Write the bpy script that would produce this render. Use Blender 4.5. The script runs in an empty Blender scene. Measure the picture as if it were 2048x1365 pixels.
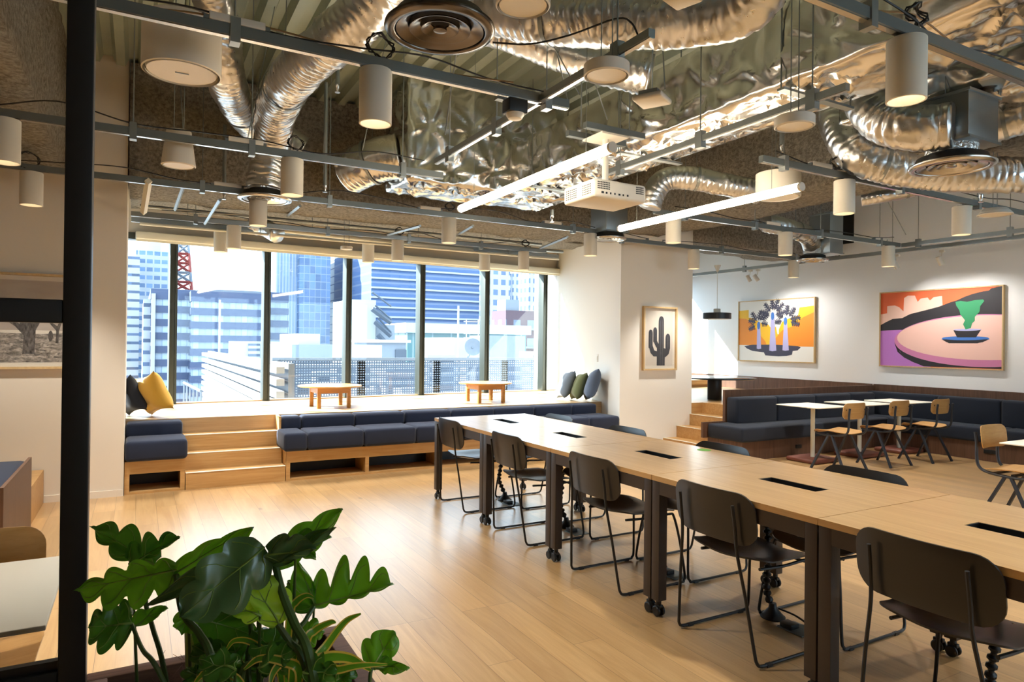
import bpy, bmesh, math, random
from mathutils import Vector, Matrix
random.seed(7)
SC = bpy.context.scene
COL = SC.collection
PI = math.pi

# ------------------------------------------------------------------ camera
CAM_F, CAM_YAW, CAM_PITCH, CAM_ROLL, CAM_H = 1342.36, .508269, .00459645, .0112755, 1.4249
def cam_axes():
    d = Vector((math.sin(CAM_YAW)*math.cos(CAM_PITCH), math.cos(CAM_YAW)*math.cos(CAM_PITCH), math.sin(CAM_PITCH)))
    r0 = Vector((math.cos(CAM_YAW), -math.sin(CAM_YAW), 0)); u0 = r0.cross(d)
    c, s = math.cos(CAM_ROLL), math.sin(CAM_ROLL)
    return c*r0 + s*u0, -s*r0 + c*u0, d
CR, CU, CD = cam_axes()
CP = Vector((0, 0, CAM_H))
cam = bpy.data.cameras.new('camera'); cam_o = bpy.data.objects.new('camera', cam); COL.objects.link(cam_o)
cam.sensor_width = 36; cam.lens = CAM_F/2048*36; cam.clip_start = .05; cam.clip_end = 2000
cam_o.matrix_world = Matrix(((CR.x, CU.x, -CD.x, CP.x), (CR.y, CU.y, -CD.y, CP.y), (CR.z, CU.z, -CD.z, CP.z), (0, 0, 0, 1)))
SC.camera = cam_o
def at(x, y, D=None, X=None, Y=None, z=None):
    """survey helper: the place in the room that lies on a sight line, at a depth / on a plane"""
    v = CD + CR*((x-1024)/CAM_F) - CU*((y-682.5)/CAM_F)
    if D is None:
        if X is not None: D = (X-CP.x)/v.x
        elif Y is not None: D = (Y-CP.y)/v.y
        else: D = (z-CP.z)/v.z
    return CP + v*D

# ------------------------------------------------------------------ materials
MATS = {}
def srgb(r, g, b):
    f = lambda c: (c/255/12.92 if c/255 <= .04045 else ((c/255+.055)/1.055)**2.4)
    return (f(r), f(g), f(b), 1)
class NT:
    def __init__(s, name):
        s.m = bpy.data.materials.new(name); s.m.use_nodes = True; s.t = s.m.node_tree; s.t.nodes.clear()
        s.out = s.n('ShaderNodeOutputMaterial'); MATS[name] = s.m
    def n(s, ty, **kw):
        nd = s.t.nodes.new(ty)
        for k, v in kw.items():
            if k.startswith('i_'):
                nd.inputs[k[2:].replace('_', ' ')].default_value = v
            else: setattr(nd, k, v)
        return nd
    def l(s, a, b): s.t.links.new(a, b)
    def math(s, op, a, b=None, c=None):
        nd = s.n('ShaderNodeMath', operation=op)
        for i, v in enumerate((a, b, c)):
            if v is None: continue
            if hasattr(v, 'is_linked') or hasattr(v, 'links'): s.l(v, nd.inputs[i])
            else: nd.inputs[i].default_value = v
        return nd.outputs[0]
    def coords(s, scale=(1, 1, 1), rot=(0, 0, 0), which='Object'):
        tc = s.n('ShaderNodeTexCoord'); mp = s.n('ShaderNodeMapping')
        mp.inputs['Scale'].default_value = scale; mp.inputs['Rotation'].default_value = rot
        s.l(tc.outputs[which], mp.inputs['Vector']); return mp.outputs['Vector']
    def noise(s, vec, scale, detail=4, rough=.55, dist=0):
        nd = s.n('ShaderNodeTexNoise'); nd.inputs['Scale'].default_value = scale; nd.inputs['Detail'].default_value = detail
        nd.inputs['Roughness'].default_value = rough; nd.inputs['Distortion'].default_value = dist
        if vec is not None: s.l(vec, nd.inputs['Vector'])
        return nd.outputs['Fac']
    def ramp(s, fac, stops):
        nd = s.n('ShaderNodeValToRGB'); e = nd.color_ramp.elements
        while len(e) < len(stops): e.new(.5)
        for i, (p, c) in enumerate(stops): e[i].position = p; e[i].color = c
        s.l(fac, nd.inputs['Fac']); return nd.outputs['Color']
    def mix(s, fac, a, b, mode='MIX'):
        nd = s.n('ShaderNodeMix', data_type='RGBA', blend_type=mode)
        for sock, v in ((nd.inputs['Factor'], fac), (nd.inputs['A'], a), (nd.inputs['B'], b)):
            pass
        for idx, v in ((0, fac), (6, a), (7, b)):
            if hasattr(v, 'links'): s.l(v, nd.inputs[idx])
            else: nd.inputs[idx].default_value = v
        return nd.outputs[2]
    def bump(s, h, strength, dist=.01):
        nd = s.n('ShaderNodeBump'); nd.inputs['Strength'].default_value = strength; nd.inputs['Distance'].default_value = dist
        s.l(h, nd.inputs['Height']); return nd.outputs['Normal']
    def bsdf(s, color, rough=.5, metal=0, normal=None, spec=.5, coat=0, sheen=0):
        b = s.n('ShaderNodeBsdfPrincipled')
        if hasattr(color, 'links'): s.l(color, b.inputs['Base Color'])
        else: b.inputs['Base Color'].default_value = color
        if hasattr(rough, 'links'): s.l(rough, b.inputs['Roughness'])
        else: b.inputs['Roughness'].default_value = rough
        b.inputs['Metallic'].default_value = metal; b.inputs['Specular IOR Level'].default_value = spec
        b.inputs['Coat Weight'].default_value = coat; b.inputs['Sheen Weight'].default_value = sheen
        if normal is not None: s.l(normal, b.inputs['Normal'])
        s.l(b.outputs[0], s.out.inputs['Surface']); return b

def plain(name, col, rough=.5, metal=0, spec=.5, bump=0, bscale=60, var=0, sheen=0, coat=0):
    t = NT(name); c = col; nrm = None
    v = t.coords()
    if bump: nrm = t.bump(t.noise(v, bscale, 3), bump, .004)
    if var:
        f = t.noise(v, 3.5, 5)
        c = t.mix(f, tuple(x*(1-var) for x in col[:3])+(1,), tuple(min(1, x*(1+var)) for x in col[:3])+(1,))
    t.bsdf(c, rough, metal, nrm, spec, coat, sheen); return t.m

def wood(name, c0, c1, axis='x', rough=.42, scale=1., spec=.4, coat=0):
    t = NT(name)
    sc = {'x': (.55, 9, 9), 'y': (9, .55, 9), 'z': (9, 9, .55)}[axis]
    v = t.coords(tuple(a*scale for a in sc))
    f = t.noise(v, 3.2, 6, .62, .8)
    v2 = t.coords(tuple((a*8 if a > 1 else a*2)*scale for a in sc))
    g = t.noise(v2, 4, 3)
    c = t.ramp(f, [(.28, c0), (.72, c1)])
    c = t.mix(t.math('MULTIPLY', g, .28), c, tuple(x*.55 for x in c0[:3])+(1,))
    t.bsdf(c, rough, 0, t.bump(g, .06, .002), spec, coat).inputs['Coat Roughness'].default_value = .2; return t.m

def floor_mat():
    t = NT('oak_planks')
    tc = t.n('ShaderNodeTexCoord'); sp = t.n('ShaderNodeSeparateXYZ'); t.l(tc.outputs['Object'], sp.inputs[0])
    cb = t.n('ShaderNodeCombineXYZ'); t.l(sp.outputs['Y'], cb.inputs[0]); t.l(sp.outputs['X'], cb.inputs[1])
    br = t.n('ShaderNodeTexBrick'); br.offset = .37; br.offset_frequency = 3; br.squash = 1
    br.inputs['Scale'].default_value = 1; br.inputs['Brick Width'].default_value = 1.62; br.inputs['Row Height'].default_value = .152
    br.inputs['Mortar Size'].default_value = .0011; br.inputs['Mortar Smooth'].default_value = .4; br.inputs['Bias'].default_value = 0
    br.inputs['Color1'].default_value = (0, 0, 0, 1); br.inputs['Color2'].default_value = (1, 1, 1, 1); br.inputs['Mortar'].default_value = (.5, .5, .5, 1)
    t.l(cb.outputs[0], br.inputs['Vector'])
    # per-plank shift of the grain
    ad = t.n('ShaderNodeVectorMath', operation='ADD'); ml = t.n('ShaderNodeVectorMath', operation='SCALE'); ml.inputs['Scale'].default_value = 7.
    t.l(br.outputs['Color'], ml.inputs[0]); t.l(tc.outputs['Object'], ad.inputs[0]); t.l(ml.outputs[0], ad.inputs[1])
    mp = t.n('ShaderNodeMapping'); mp.inputs['Scale'].default_value = (9, .6, 9); t.l(ad.outputs[0], mp.inputs['Vector'])
    f = t.noise(mp.outputs[0], 2.4, 6, .62, 1.2)
    mp2 = t.n('ShaderNodeMapping'); mp2.inputs['Scale'].default_value = (60, 1.6, 60); t.l(ad.outputs[0], mp2.inputs['Vector'])
    g = t.noise(mp2.outputs[0], 3, 3)
    c = t.ramp(f, [(.3, srgb(184, 144, 94)), (.7, srgb(210, 173, 121))])
    tone = t.ramp(br.outputs['Color'], [(0, (.84, .83, .82, 1)), (.5, (.96, .96, .96, 1)), (1, (1.06, 1.05, 1.02, 1))])
    c = t.mix(1., c, tone, 'MULTIPLY')
    c = t.mix(t.math('MULTIPLY', g, .2), c, srgb(140, 100, 60))
    # knots
    vo = t.n('ShaderNodeTexVoronoi'); mp3 = t.n('ShaderNodeMapping'); mp3.inputs['Scale'].default_value = (2.1, .9, 1)
    t.l(ad.outputs[0], mp3.inputs['Vector']); t.l(mp3.outputs[0], vo.inputs['Vector']); vo.inputs['Scale'].default_value = 1.3
    kn = t.ramp(vo.outputs['Distance'], [(.02, (.55, .55, .55, 1)), (.07, (0, 0, 0, 1))])
    c = t.mix(kn, c, srgb(90, 62, 38))
    c = t.mix(br.outputs['Fac'], c, srgb(96, 70, 44))
    h = t.math('SUBTRACT', t.math('MULTIPLY', g, .3), br.outputs['Fac'])
    t.bsdf(c, t.math('MULTIPLY_ADD', f, .10, .25), 0, t.bump(h, .15, .002), .6, coat=.5).inputs['Coat Roughness'].default_value = .34; return t.m

def foil(name, col, rough, s1, s2, strength=.8, pins=0., aniso=(1, 1, 1)):
    t = NT(name); v = t.coords(aniso)
    a = t.noise(v, s1, 3, .5, 2.2)
    h = t.math('MULTIPLY', a, 1.3)
    fine = t.noise(v, s1*7, 3, .6)
    h = t.math('ADD', h, t.math('MULTIPLY', fine, .12))
    c = t.mix(a, tuple(x*.86 for x in col[:3])+(1,), col)
    t.bsdf(c, t.math('MULTIPLY_ADD', fine, .10, rough-.03), 1., t.bump(h, strength, .05)); return t.m

def spray():
    t = NT('sprayed_fireproofing'); v = t.coords()
    a = t.noise(v, 30, 6, .72); b = t.noise(v, 3, 4); e = t.noise(v, 75, 3, .7)
    c = t.ramp(a, [(.38, srgb(128, 122, 110)), (.62, srgb(214, 208, 196))])  # low spots darker: shade of the cavities put into the colour
    c = t.mix(t.math('MULTIPLY', b, .6), c, srgb(166, 162, 152))
    h = t.math('ADD', a, t.math('MULTIPLY', e, .5))
    t.bsdf(c, .95, 0, t.bump(h, 1., .06), .1); return t.m

def facade(name, wall, glass, fh, bw, vz=(.3, .85), vx=(.1, .9), rough=.25, slant=0):
    t = NT(name); tc = t.n('ShaderNodeTexCoord'); sp = t.n('ShaderNodeSeparateXYZ'); t.l(tc.outputs['Object'], sp.inputs[0])
    u = t.math('ADD', sp.outputs['X'], sp.outputs['Y'])
    fu = t.math('FRACT', t.math('DIVIDE', u, bw)); fz = t.math('FRACT', t.math('DIVIDE', sp.outputs['Z'], fh))
    def band(f, lo, hi): return t.math('MULTIPLY', t.math('GREATER_THAN', f, lo), t.math('LESS_THAN', f, hi))
    m = t.math('MULTIPLY', band(fz, *vz), band(fu, *vx))
    cell = t.n('ShaderNodeTexWhiteNoise', noise_dimensions='2D'); cb = t.n('ShaderNodeCombineXYZ')
    t.l(t.math('FLOOR', t.math('DIVIDE', u, bw)), cb.inputs[0]); t.l(t.math('FLOOR', t.math('DIVIDE', sp.outputs['Z'], fh)), cb.inputs[1])
    t.l(cb.outputs[0], cell.inputs['Vector'])
    g = t.mix(cell.outputs['Value'], tuple(x*.75 for x in glass[:3])+(1,), tuple(min(1, x*1.3) for x in glass[:3])+(1,))
    t.bsdf(t.mix(m, wall, g), t.math('MULTIPLY_ADD', m, rough-.8, .8), 0, None, .5); return t.m

def stripes(name, c0, c1, period, duty=.5, axis='Z', rough=.7):
    t = NT(name); tc = t.n('ShaderNodeTexCoord'); sp = t.n('ShaderNodeSeparateXYZ'); t.l(tc.outputs['Object'], sp.inputs[0])
    f = t.math('GREATER_THAN', t.math('FRACT', t.math('DIVIDE', sp.outputs[axis], period)), duty)
    t.bsdf(t.mix(f, c0, c1), rough); return t.m

def glass(name, tint=(.93, .97, .97, 1), refl=1.):
    t = NT(name); tr = t.n('ShaderNodeBsdfTransparent'); tr.inputs[0].default_value = tint
    gl = t.n('ShaderNodeBsdfGlossy'); gl.inputs['Roughness'].default_value = .02
    lw = t.n('ShaderNodeLayerWeight'); lw.inputs['Blend'].default_value = .5
    fr = t.math('MULTIPLY_ADD', t.math('POWER', lw.outputs['Facing'], 5.), .9, .035)
    mx = t.n('ShaderNodeMixShader'); t.l(t.math('MULTIPLY', fr, refl), mx.inputs[0]); t.l(tr.outputs[0], mx.inputs[1]); t.l(gl.outputs[0], mx.inputs[2])
    t.l(mx.outputs[0], t.out.inputs['Surface']); return t.m

def emis(name, col, s):
    t = NT(name); e = t.n('ShaderNodeEmission'); e.inputs[0].default_value = col; e.inputs[1].default_value = s
    t.l(e.outputs[0], t.out.inputs['Surface']); return t.m

def leafmat(name, c0, c1, trans=.25, rough=.32, spec=.5):
    t = NT(name); v = t.coords(); f = t.noise(v, 9, 4)
    c = t.mix(f, c0, c1)
    b = t.n('ShaderNodeBsdfPrincipled'); t.l(c, b.inputs['Base Color']); b.inputs['Roughness'].default_value = rough
    b.inputs['Specular IOR Level'].default_value = spec
    t.l(t.bump(t.noise(v, 30, 2), .12, .004), b.inputs['Normal'])
    tl = t.n('ShaderNodeBsdfTranslucent'); t.l(t.mix(1., c, (1.5, 1.7, .6, 1), 'MULTIPLY'), tl.inputs[0])
    mx = t.n('ShaderNodeMixShader'); mx.inputs[0].default_value = trans; t.l(b.outputs[0], mx.inputs[1]); t.l(tl.outputs[0], mx.inputs[2])
    t.l(mx.outputs[0], t.out.inputs['Surface']); return t.m

OAK = wood('oak', srgb(188, 142, 84), srgb(214, 174, 118), 'x')
OAKY = wood('oak_lengthwise', srgb(196, 152, 96), srgb(222, 184, 128), 'y', rough=.30, scale=.8, spec=.5, coat=.4)
PLY = wood('oak_plywood', srgb(186, 138, 78), srgb(208, 164, 104), 'x', rough=.4, scale=1.4)
OAKP = wood('pale_oak_boards', srgb(176, 144, 104), srgb(204, 174, 134), 'x', rough=.45)
HONEY = wood('honey_wood', srgb(186, 128, 56), srgb(212, 156, 80), 'x', rough=.4)
WALNUT = wood('walnut', srgb(84, 58, 44), srgb(118, 86, 66), 'z', rough=.45)
ASHF = wood('ash_frame', srgb(200, 168, 118), srgb(222, 194, 146), 'z', rough=.45)
FLOOR = floor_mat()
WALL = plain('painted_wall', srgb(226, 217, 203), .75, bump=.05, bscale=180, spec=.25)
WALLP = plain('painted_pier', srgb(238, 234, 226), .75, bump=.05, bscale=180, spec=.25)
WALLB = plain('painted_wall_white', srgb(244, 246, 248), .7, bump=.04, bscale=180, spec=.25)
NAVY = plain('navy_fabric', srgb(42, 49, 68), .9, bump=.35, bscale=420, var=.14, spec=.15, sheen=.15)
CHARC = plain('charcoal_fabric', srgb(36, 41, 52), .9, bump=.35, bscale=420, var=.14, spec=.15, sheen=.12)
BLACKM = plain('black_metal', srgb(30, 29, 29), .42, spec=.4)
BROWNM = plain('dark_bronze_metal', srgb(62, 52, 46), .45, spec=.4, bump=.03, bscale=300)
BLKPLY = plain('black_stained_plywood', srgb(30, 29, 30), .33, spec=.55, bump=.04, bscale=120)
BLKPL = plain('black_plastic', srgb(18, 18, 19), .45)
STEELB = plain('blue_black_steel', srgb(38, 42, 50), .4, spec=.45)
GALV = plain('galvanized_steel', srgb(150, 156, 156), .38, metal=.85, var=.12)
GALVD = plain('grey_strut', srgb(120, 126, 126), .45, metal=.7)
DECK = plain('galvanized_deck', srgb(176, 188, 176), .40, metal=.45, var=.14)
SILVER = plain('polished_aluminium', srgb(196, 192, 186), .22, metal=1.)
BRZ = plain('brushed_dark_aluminium', srgb(104, 96, 88), .22, metal=1.)
WHITEP = plain('white_plastic', srgb(226, 220, 208), .5)
LINEN = plain('linen_white_shade', srgb(232, 224, 208), .7, bump=.08, bscale=500)
CREAM = plain('cream_powder_coat', srgb(226, 222, 204), .55)
WLAM = plain('white_laminate', srgb(226, 220, 206), .45, spec=.4)
CAST = plain('red_brown_cast_base', srgb(112, 62, 48), .5, bump=.2, bscale=90, var=.2)
DKTABLE = plain('black_glossy_top', srgb(24, 24, 26), .18)
MULL = plain('dark_green_grey_frame', srgb(66, 70, 64), .4, metal=.4)
SPRAY = spray()
FOIL = foil('crumpled_foil', (.74, .72, .68, 1), .20, 2, 2, .07)
FLEX = foil('wrinkled_flex_foil', (.70, .70, .70, 1), .27, 5, 5, .05)
COLLAR = foil('taped_foil_collar', (.70, .69, .66, 1), .3, 18, 14, .5)
WGLASS = glass('window_glass', (.90, .955, .97, 1))
PGLASS = glass('partition_glass', (.93, .92, .90, 1), .6)
PIC_G = glass('picture_glass', (.96, .96, .96, 1), .7)
BLUEF = plain('slate_blue_fabric', srgb(88, 102, 124), .9, bump=.2, bscale=300, sheen=.2)
GREYF = plain('slate_grey_fabric', srgb(98, 110, 124), .9, bump=.2, bscale=300, sheen=.2)
GREENF = plain('olive_green_fabric', srgb(92, 100, 66), .9, bump=.2, bscale=300, sheen=.2)
YELF = plain('mustard_velvet', srgb(208, 160, 52), .8, bump=.2, bscale=60, sheen=.3)
DNAVYF = plain('dark_navy_fabric', srgb(34, 38, 48), .9, bump=.25, bscale=300)
GREENL = plain('green_sticker', srgb(110, 190, 70), .5)
SOIL = plain('dark_soil', srgb(48, 36, 26), .95, bump=.8, bscale=60, var=.3)
LAMPG = emis('lamp_glow', (1., .86, .62, 1), 2.6)
TUBEG = emis('tube_glow', (1., .84, .62, 1), 18.)
LEAF_D = leafmat('leaf_dark', srgb(52, 96, 34), srgb(78, 128, 46), .3)
LEAF_S = leafmat('leaf_glossy', srgb(58, 92, 58), srgb(80, 118, 74), .15, .3, .9)
LEAF_M = leafmat('leaf_mid', srgb(76, 130, 36), srgb(108, 164, 52), .4)
LEAF_B = leafmat('leaf_bright', srgb(150, 190, 60), srgb(186, 216, 92), .45)
LEAF_V = plain('leaf_vein', srgb(120, 150, 70), .4)
STEM_D = plain('leaf_stalk', srgb(58, 84, 34), .45)
STEM_P = plain('pale_trunk', srgb(150, 176, 96), .5, var=.2)
VAR_Y = leafmat('leaf_yellow_edge', srgb(206, 176, 76), srgb(226, 200, 110), .3)

# ------------------------------------------------------------------ mesh builder
def rot_to(v):
    return v.normalized().to_track_quat('Z', 'Y').to_matrix()
class MB:
    def __init__(s): s.bm = bmesh.new(); s.mi = 0
    def _f(s, vs):
        try:
            f = s.bm.faces.new(vs); f.material_index = s.mi; return f
        except ValueError: return None
    def box(s, x0, x1, y0, y1, z0, z1, M=None, bev=0):
        b = s.bm; ps = [(x0, y0, z0), (x1, y0, z0), (x1, y1, z0), (x0, y1, z0), (x0, y0, z1), (x1, y0, z1), (x1, y1, z1), (x0, y1, z1)]
        vs = [b.verts.new(M @ Vector(p) if M else p) for p in ps]; fs = []
        for q in ((0, 3, 2, 1), (4, 5, 6, 7), (0, 1, 5, 4), (1, 2, 6, 5), (2, 3, 7, 6), (3, 0, 4, 7)): fs.append(s._f([vs[i] for i in q]))
        if bev:
            es = list({e for f in fs for e in f.edges})
            bmesh.ops.bevel(b, geom=es, offset=bev, segments=3, profile=.5, affect='EDGES', clamp_overlap=True)
        return s
    def tube(s, pts, r, seg=10, caps=True, rf=None):
        pts = [Vector(p) for p in pts]; n = len(pts); rings = []
        t0 = (pts[1]-pts[0]).normalized(); up = Vector((0, 0, 1)) if abs(t0.z) < .9 else Vector((1, 0, 0))
        a = t0.cross(up).normalized(); prev = t0
        for i, p in enumerate(pts):
            t = (pts[min(i+1, n-1)]-pts[max(i-1, 0)]).normalized()
            q = prev.rotation_difference(t); a = (q @ a); a = (a - t*a.dot(t)).normalized(); prev = t; c = t.cross(a)
            ring = []
            for k in range(seg):
                th = 2*PI*k/seg; rr = r(i, k) if callable(r) else (r[i] if isinstance(r, (list, tuple)) else r)
                ring.append(s.bm.verts.new(p + (a*math.cos(th) + c*math.sin(th))*rr))
            rings.append(ring)
        for i in range(n-1):
            for k in range(seg): s._f([rings[i][k], rings[i][(k+1) % seg], rings[i+1][(k+1) % seg], rings[i+1][k]])
        if caps: s._f(list(reversed(rings[0]))); s._f(rings[-1])
        return s
    def lathe(s, prof, c=(0, 0, 0), seg=32, axis=None, close=False):
        c = Vector(c); R = rot_to(Vector(axis)) if axis else Matrix.Identity(3); rings = []
        for (r, z) in prof:
            if r < 1e-6: rings.append([s.bm.verts.new(c + R @ Vector((0, 0, z)))])
            else: rings.append([s.bm.verts.new(c + R @ Vector((r*math.cos(2*PI*k/seg), r*math.sin(2*PI*k/seg), z))) for k in range(seg)])
        for i in range(len(rings)-1 + (1 if close else 0)):
            A, B = rings[i], rings[(i+1) % len(rings)]
            for k in range(seg):
                k2 = (k+1) % seg
                if len(A) == 1 and len(B) == 1: continue
                if len(A) == 1: s._f([A[0], B[k], B[k2]])
                elif len(B) == 1: s._f([A[k2], A[k], B[0]])
                else: s._f([A[k2], A[k], B[k], B[k2]])
        return s
    def cyl(s, p0, p1, r0, r1=None, seg=16):
        p0, p1 = Vector(p0), Vector(p1); r1 = r0 if r1 is None else r1; L = (p1-p0).length
        return s.lathe([(0, 0), (r0, 0), (r1, L), (0, L)], p0, seg, tuple(p1-p0))
    def plate(s, outline, fn, thick, rings=5):
        """solid sheet: outline = [(u,v)], fn(u,v) -> (point, normal)"""
        lay = []
        for side in (1, -1):
            R = []
            for j in range(rings+1):
                k = j/rings
                if j == 0: R.append([s.bm.verts.new(s._pl(fn, 0, 0, side*thick/2))]); continue
                R.append([s.bm.verts.new(s._pl(fn, u*k, v*k, side*thick/2*(1 if j < rings else .6))) for u, v in outline])
            n = len(outline)
            for j in range(rings):
                for i in range(n):
                    i2 = (i+1) % n
                    if j == 0: q = [R[0][0], R[1][i], R[1][i2]]
                    else: q = [R[j][i], R[j+1][i], R[j+1][i2], R[j][i2]]
                    s._f(q if side > 0 else q[::-1])
            lay.append(R[-1])
        n = len(outline)
        for i in range(n):
            i2 = (i+1) % n; s._f([lay[0][i], lay[1][i], lay[1][i2], lay[0][i2]])
        return s
    def _pl(s, fn, u, v, h):
        p, nrm = fn(u, v); return Vector(p) + Vector(nrm)*h
    def poly(s, pts, off=None, mi=None):
        if mi is not None: s.mi = mi
        vs = [s.bm.verts.new(p) for p in pts]; s._f(vs); return s
    def prism(s, pts, vec):
        a = [s.bm.verts.new(Vector(p)) for p in pts]; b = [s.bm.verts.new(Vector(p)+Vector(vec)) for p in pts]; n = len(a)
        s._f(a); s._f(b[::-1])
        for i in range(n): s._f([a[i], b[i], b[(i+1) % n], a[(i+1) % n]][::-1])
        return s
    def grid(s, P, wrap=False):
        V = [[s.bm.verts.new(p) for p in row] for row in P]
        for i in range(len(V)-1):
            m = len(V[0])
            for j in range(m if wrap else m-1): s._f([V[i][j], V[i][(j+1) % m], V[i+1][(j+1) % m], V[i+1][j]])
        return V
    def build(s, name, mat, parent=None, smooth=True, angle=35):
        bmesh.ops.recalc_face_normals(s.bm, faces=s.bm.faces)
        me = bpy.data.meshes.new(name)
        if parent is not None:
            off = Vector((0, 0, 0)); p = parent
            while p is not None: off += p.location; p = p.parent
            bmesh.ops.translate(s.bm, verts=s.bm.verts, vec=-off)
        s.bm.to_mesh(me); s.bm.free()
        for m in (mat if isinstance(mat, (list, tuple)) else [mat]): me.materials.append(m)
        if smooth:
            me.polygons.foreach_set('use_smooth', [True]*len(me.polygons)); me.set_sharp_from_angle(angle=math.radians(angle))
        o = bpy.data.objects.new(name, me); COL.objects.link(o)
        if parent is not None: o.parent = parent
        return o

def tag(o, label=None, cat=None, group=None, kind=None):
    if label: o['label'] = label
    if cat: o['category'] = cat
    if group: o['group'] = group
    if kind: o['kind'] = kind
    return o
def thing(name, label, cat, loc=(0, 0, 0), group=None, rz=0, kind=None):
    o = bpy.data.objects.new(name, None); COL.objects.link(o); o.location = loc; o.rotation_euler = (0, 0, rz); o.empty_display_size = .05
    return tag(o, label, cat, group, kind)
def struct(o, label=None, cat=None):
    o['kind'] = 'structure'
    if label: o['label'] = label
    if cat: o['category'] = cat
    return o
def dup(root, loc=None, rz=None, label=None, group=None):
    kids = list(root.children)
    r = root.copy(); COL.objects.link(r)
    if loc is not None: r.location = loc
    if rz is not None: r.rotation_euler = (0, 0, rz)
    if label: r['label'] = label
    if group: r['group'] = group
    for ch in kids:
        gk = list(ch.children)
        c = ch.copy(); COL.objects.link(c); c.parent = r
        for g in gk:
            d = g.copy(); COL.objects.link(d); d.parent = c
    return r
def smooth_path(pts, n=8):
    """Catmull-Rom through the points"""
    P = [Vector(p) for p in pts]; P = [P[0]*2-P[1]] + P + [P[-1]*2-P[-2]]; out = []
    for i in range(1, len(P)-2):
        for k in range(n):
            t = k/n; a, b, c, d = P[i-1], P[i], P[i+1], P[i+2]
            out.append(.5*((2*b) + (c-a)*t + (2*a-5*b+4*c-d)*t*t + (3*b-a-3*c+d)*t*t*t))
    out.append(P[-2]); return out
def rrect(w, h, r, n=6):
    """rounded rectangle outline, centred"""
    out = []
    for cx, cy, a0 in ((w/2-r, h/2-r, 0), (-w/2+r, h/2-r, 90), (-w/2+r, -h/2+r, 180), (w/2-r, -h/2+r, 270)):
        for k in range(n+1):
            a = math.radians(a0 + 90*k/n); out.append((cx + r*math.cos(a), cy + r*math.sin(a)))
    # extra points on the long sides keep the sheet smooth when it is bent
    dense = []
    for i, p in enumerate(out):
        q = out[(i+1) % len(out)]; dense.append(p); d = math.hypot(q[0]-p[0], q[1]-p[1]); m = int(d/.04)
        for k in range(1, m): dense.append((p[0]+(q[0]-p[0])*k/m, p[1]+(q[1]-p[1])*k/m))
    return dense
def rnd(a, b): return random.uniform(a, b)
SKY, SUN, EXPO, LAMPW = 2.8, 15.0, 1.05, 60
# ------------------------------------------------------------------ room shell
WTH = math.atan(.08)                      # the window wall runs slightly askew
WM = Matrix.Translation((.4, 9.5, 0)) @ Matrix.Rotation(WTH, 4, 'Z')
WU0, WU1, WZ0, WZ1 = -2.9, 6.08, .60, 2.66
wp = lambda u, v=0, z=0: WM @ Vector((u, v, z))
PZ = .62                                  # platform height
RX = 10.1                                 # wall with the paintings
CX0, CX1, CY = 5.58, 6.86, 7.07           # the white pier
def B(x0, x1, y0, y1, z0, z1, bev=0): return MB().box(x0, x1, y0, y1, z0, z1, bev=bev)

struct(B(-4.2, RX+.2, -3.6, 10.6, -.12, 0).build('floor', FLOOR, smooth=False))
# profiled steel deck overhead
m = MB(); xs = []; x = -4.2
while x < RX+.2:
    xs += [(x, 3.92), (x+.07, 3.92), (x+.10, 3.99), (x+.17, 3.99)]; x += .2
m.grid([[Vector((x, y, z)) for x, z in xs] for y in (-3.6, 10.7)])
struct(m.build('ceiling', DECK, smooth=False))
struct(B(-4.2, RX+.2, -3.6, 10.7, 4.0, 4.1).build('ceiling_slab', SPRAY, smooth=False))
m = MB()
m.box(-4.2, 3.0, -3.75, -3.6, 0, 4); m.box(3.0, RX+.2, -3.75, -3.6, 0, .8); m.box(3.0, RX+.2, -3.75, -3.6, 2.8, 4); m.box(9.6, RX+.2, -3.75, -3.6, .8, 2.8)
bmesh.ops.remove_doubles(m.bm, verts=m.bm.verts, dist=1e-5)
struct(m.build('wall_back', WALL, smooth=False))
w = thing('window_9', None, None, (6.3, -3.7, .8), kind='structure')  # unseen window added to bring daylight onto the picture wall and tables
MB().box(3.0, 9.6, -3.68, -3.674, .8, 2.8).build('pane', WGLASS, w, smooth=False)
for k in range(6): MB().box(3.0+1.32*k-.03, 3.0+1.32*k+.03, -3.74, -3.62, .8, 2.8).build('mullion', MULL, w, smooth=False)
struct(B(-4.35, -4.2, -3.6, 7.9, 0, 4).build('wall_far_left', WALL, smooth=False))
struct(B(RX, RX+.15, -3.6, 10.75, 0, 4).build('wall_right', WALLB, smooth=False))
struct(B(-4.2, -.1, CY, 7.9, 0, 4).build('wall_left', WALL, smooth=False))
struct(MB().prism([(CX0, CY, 0), (CX1, CY, 0), (CX1, 10.75, 0), (6.46, 10.75, 0), (6.46, 9.985, 0)], (0, 0, 4)).build('column', WALLP, smooth=False))
struct(MB().prism([(-2.65, 7.9, 0), (-2.5, 7.9, 0), (-2.5, 9.27, 0), (-2.65, 9.26, 0)], (0, 0, 4)).build('wall_niche', WALL, smooth=False))
struct(MB().box(WU0, WU1, 0, .13, 2.74, 4, WM).build('wall_over_window', WALL, smooth=False))
struct(MB().box(WU0, WU1, -.03, .13, .3, PZ+.012, WM).build('trim_1', OAK, smooth=False))
struct(MB().box(WU0, WU1, -.04, .13, WZ1, 2.74, WM).build('trim_2', MULL, smooth=False))
struct(B(-4.2, -.1, CY-.012, CY, 0, .06).build('baseboard_left', WALL, smooth=False))
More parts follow.
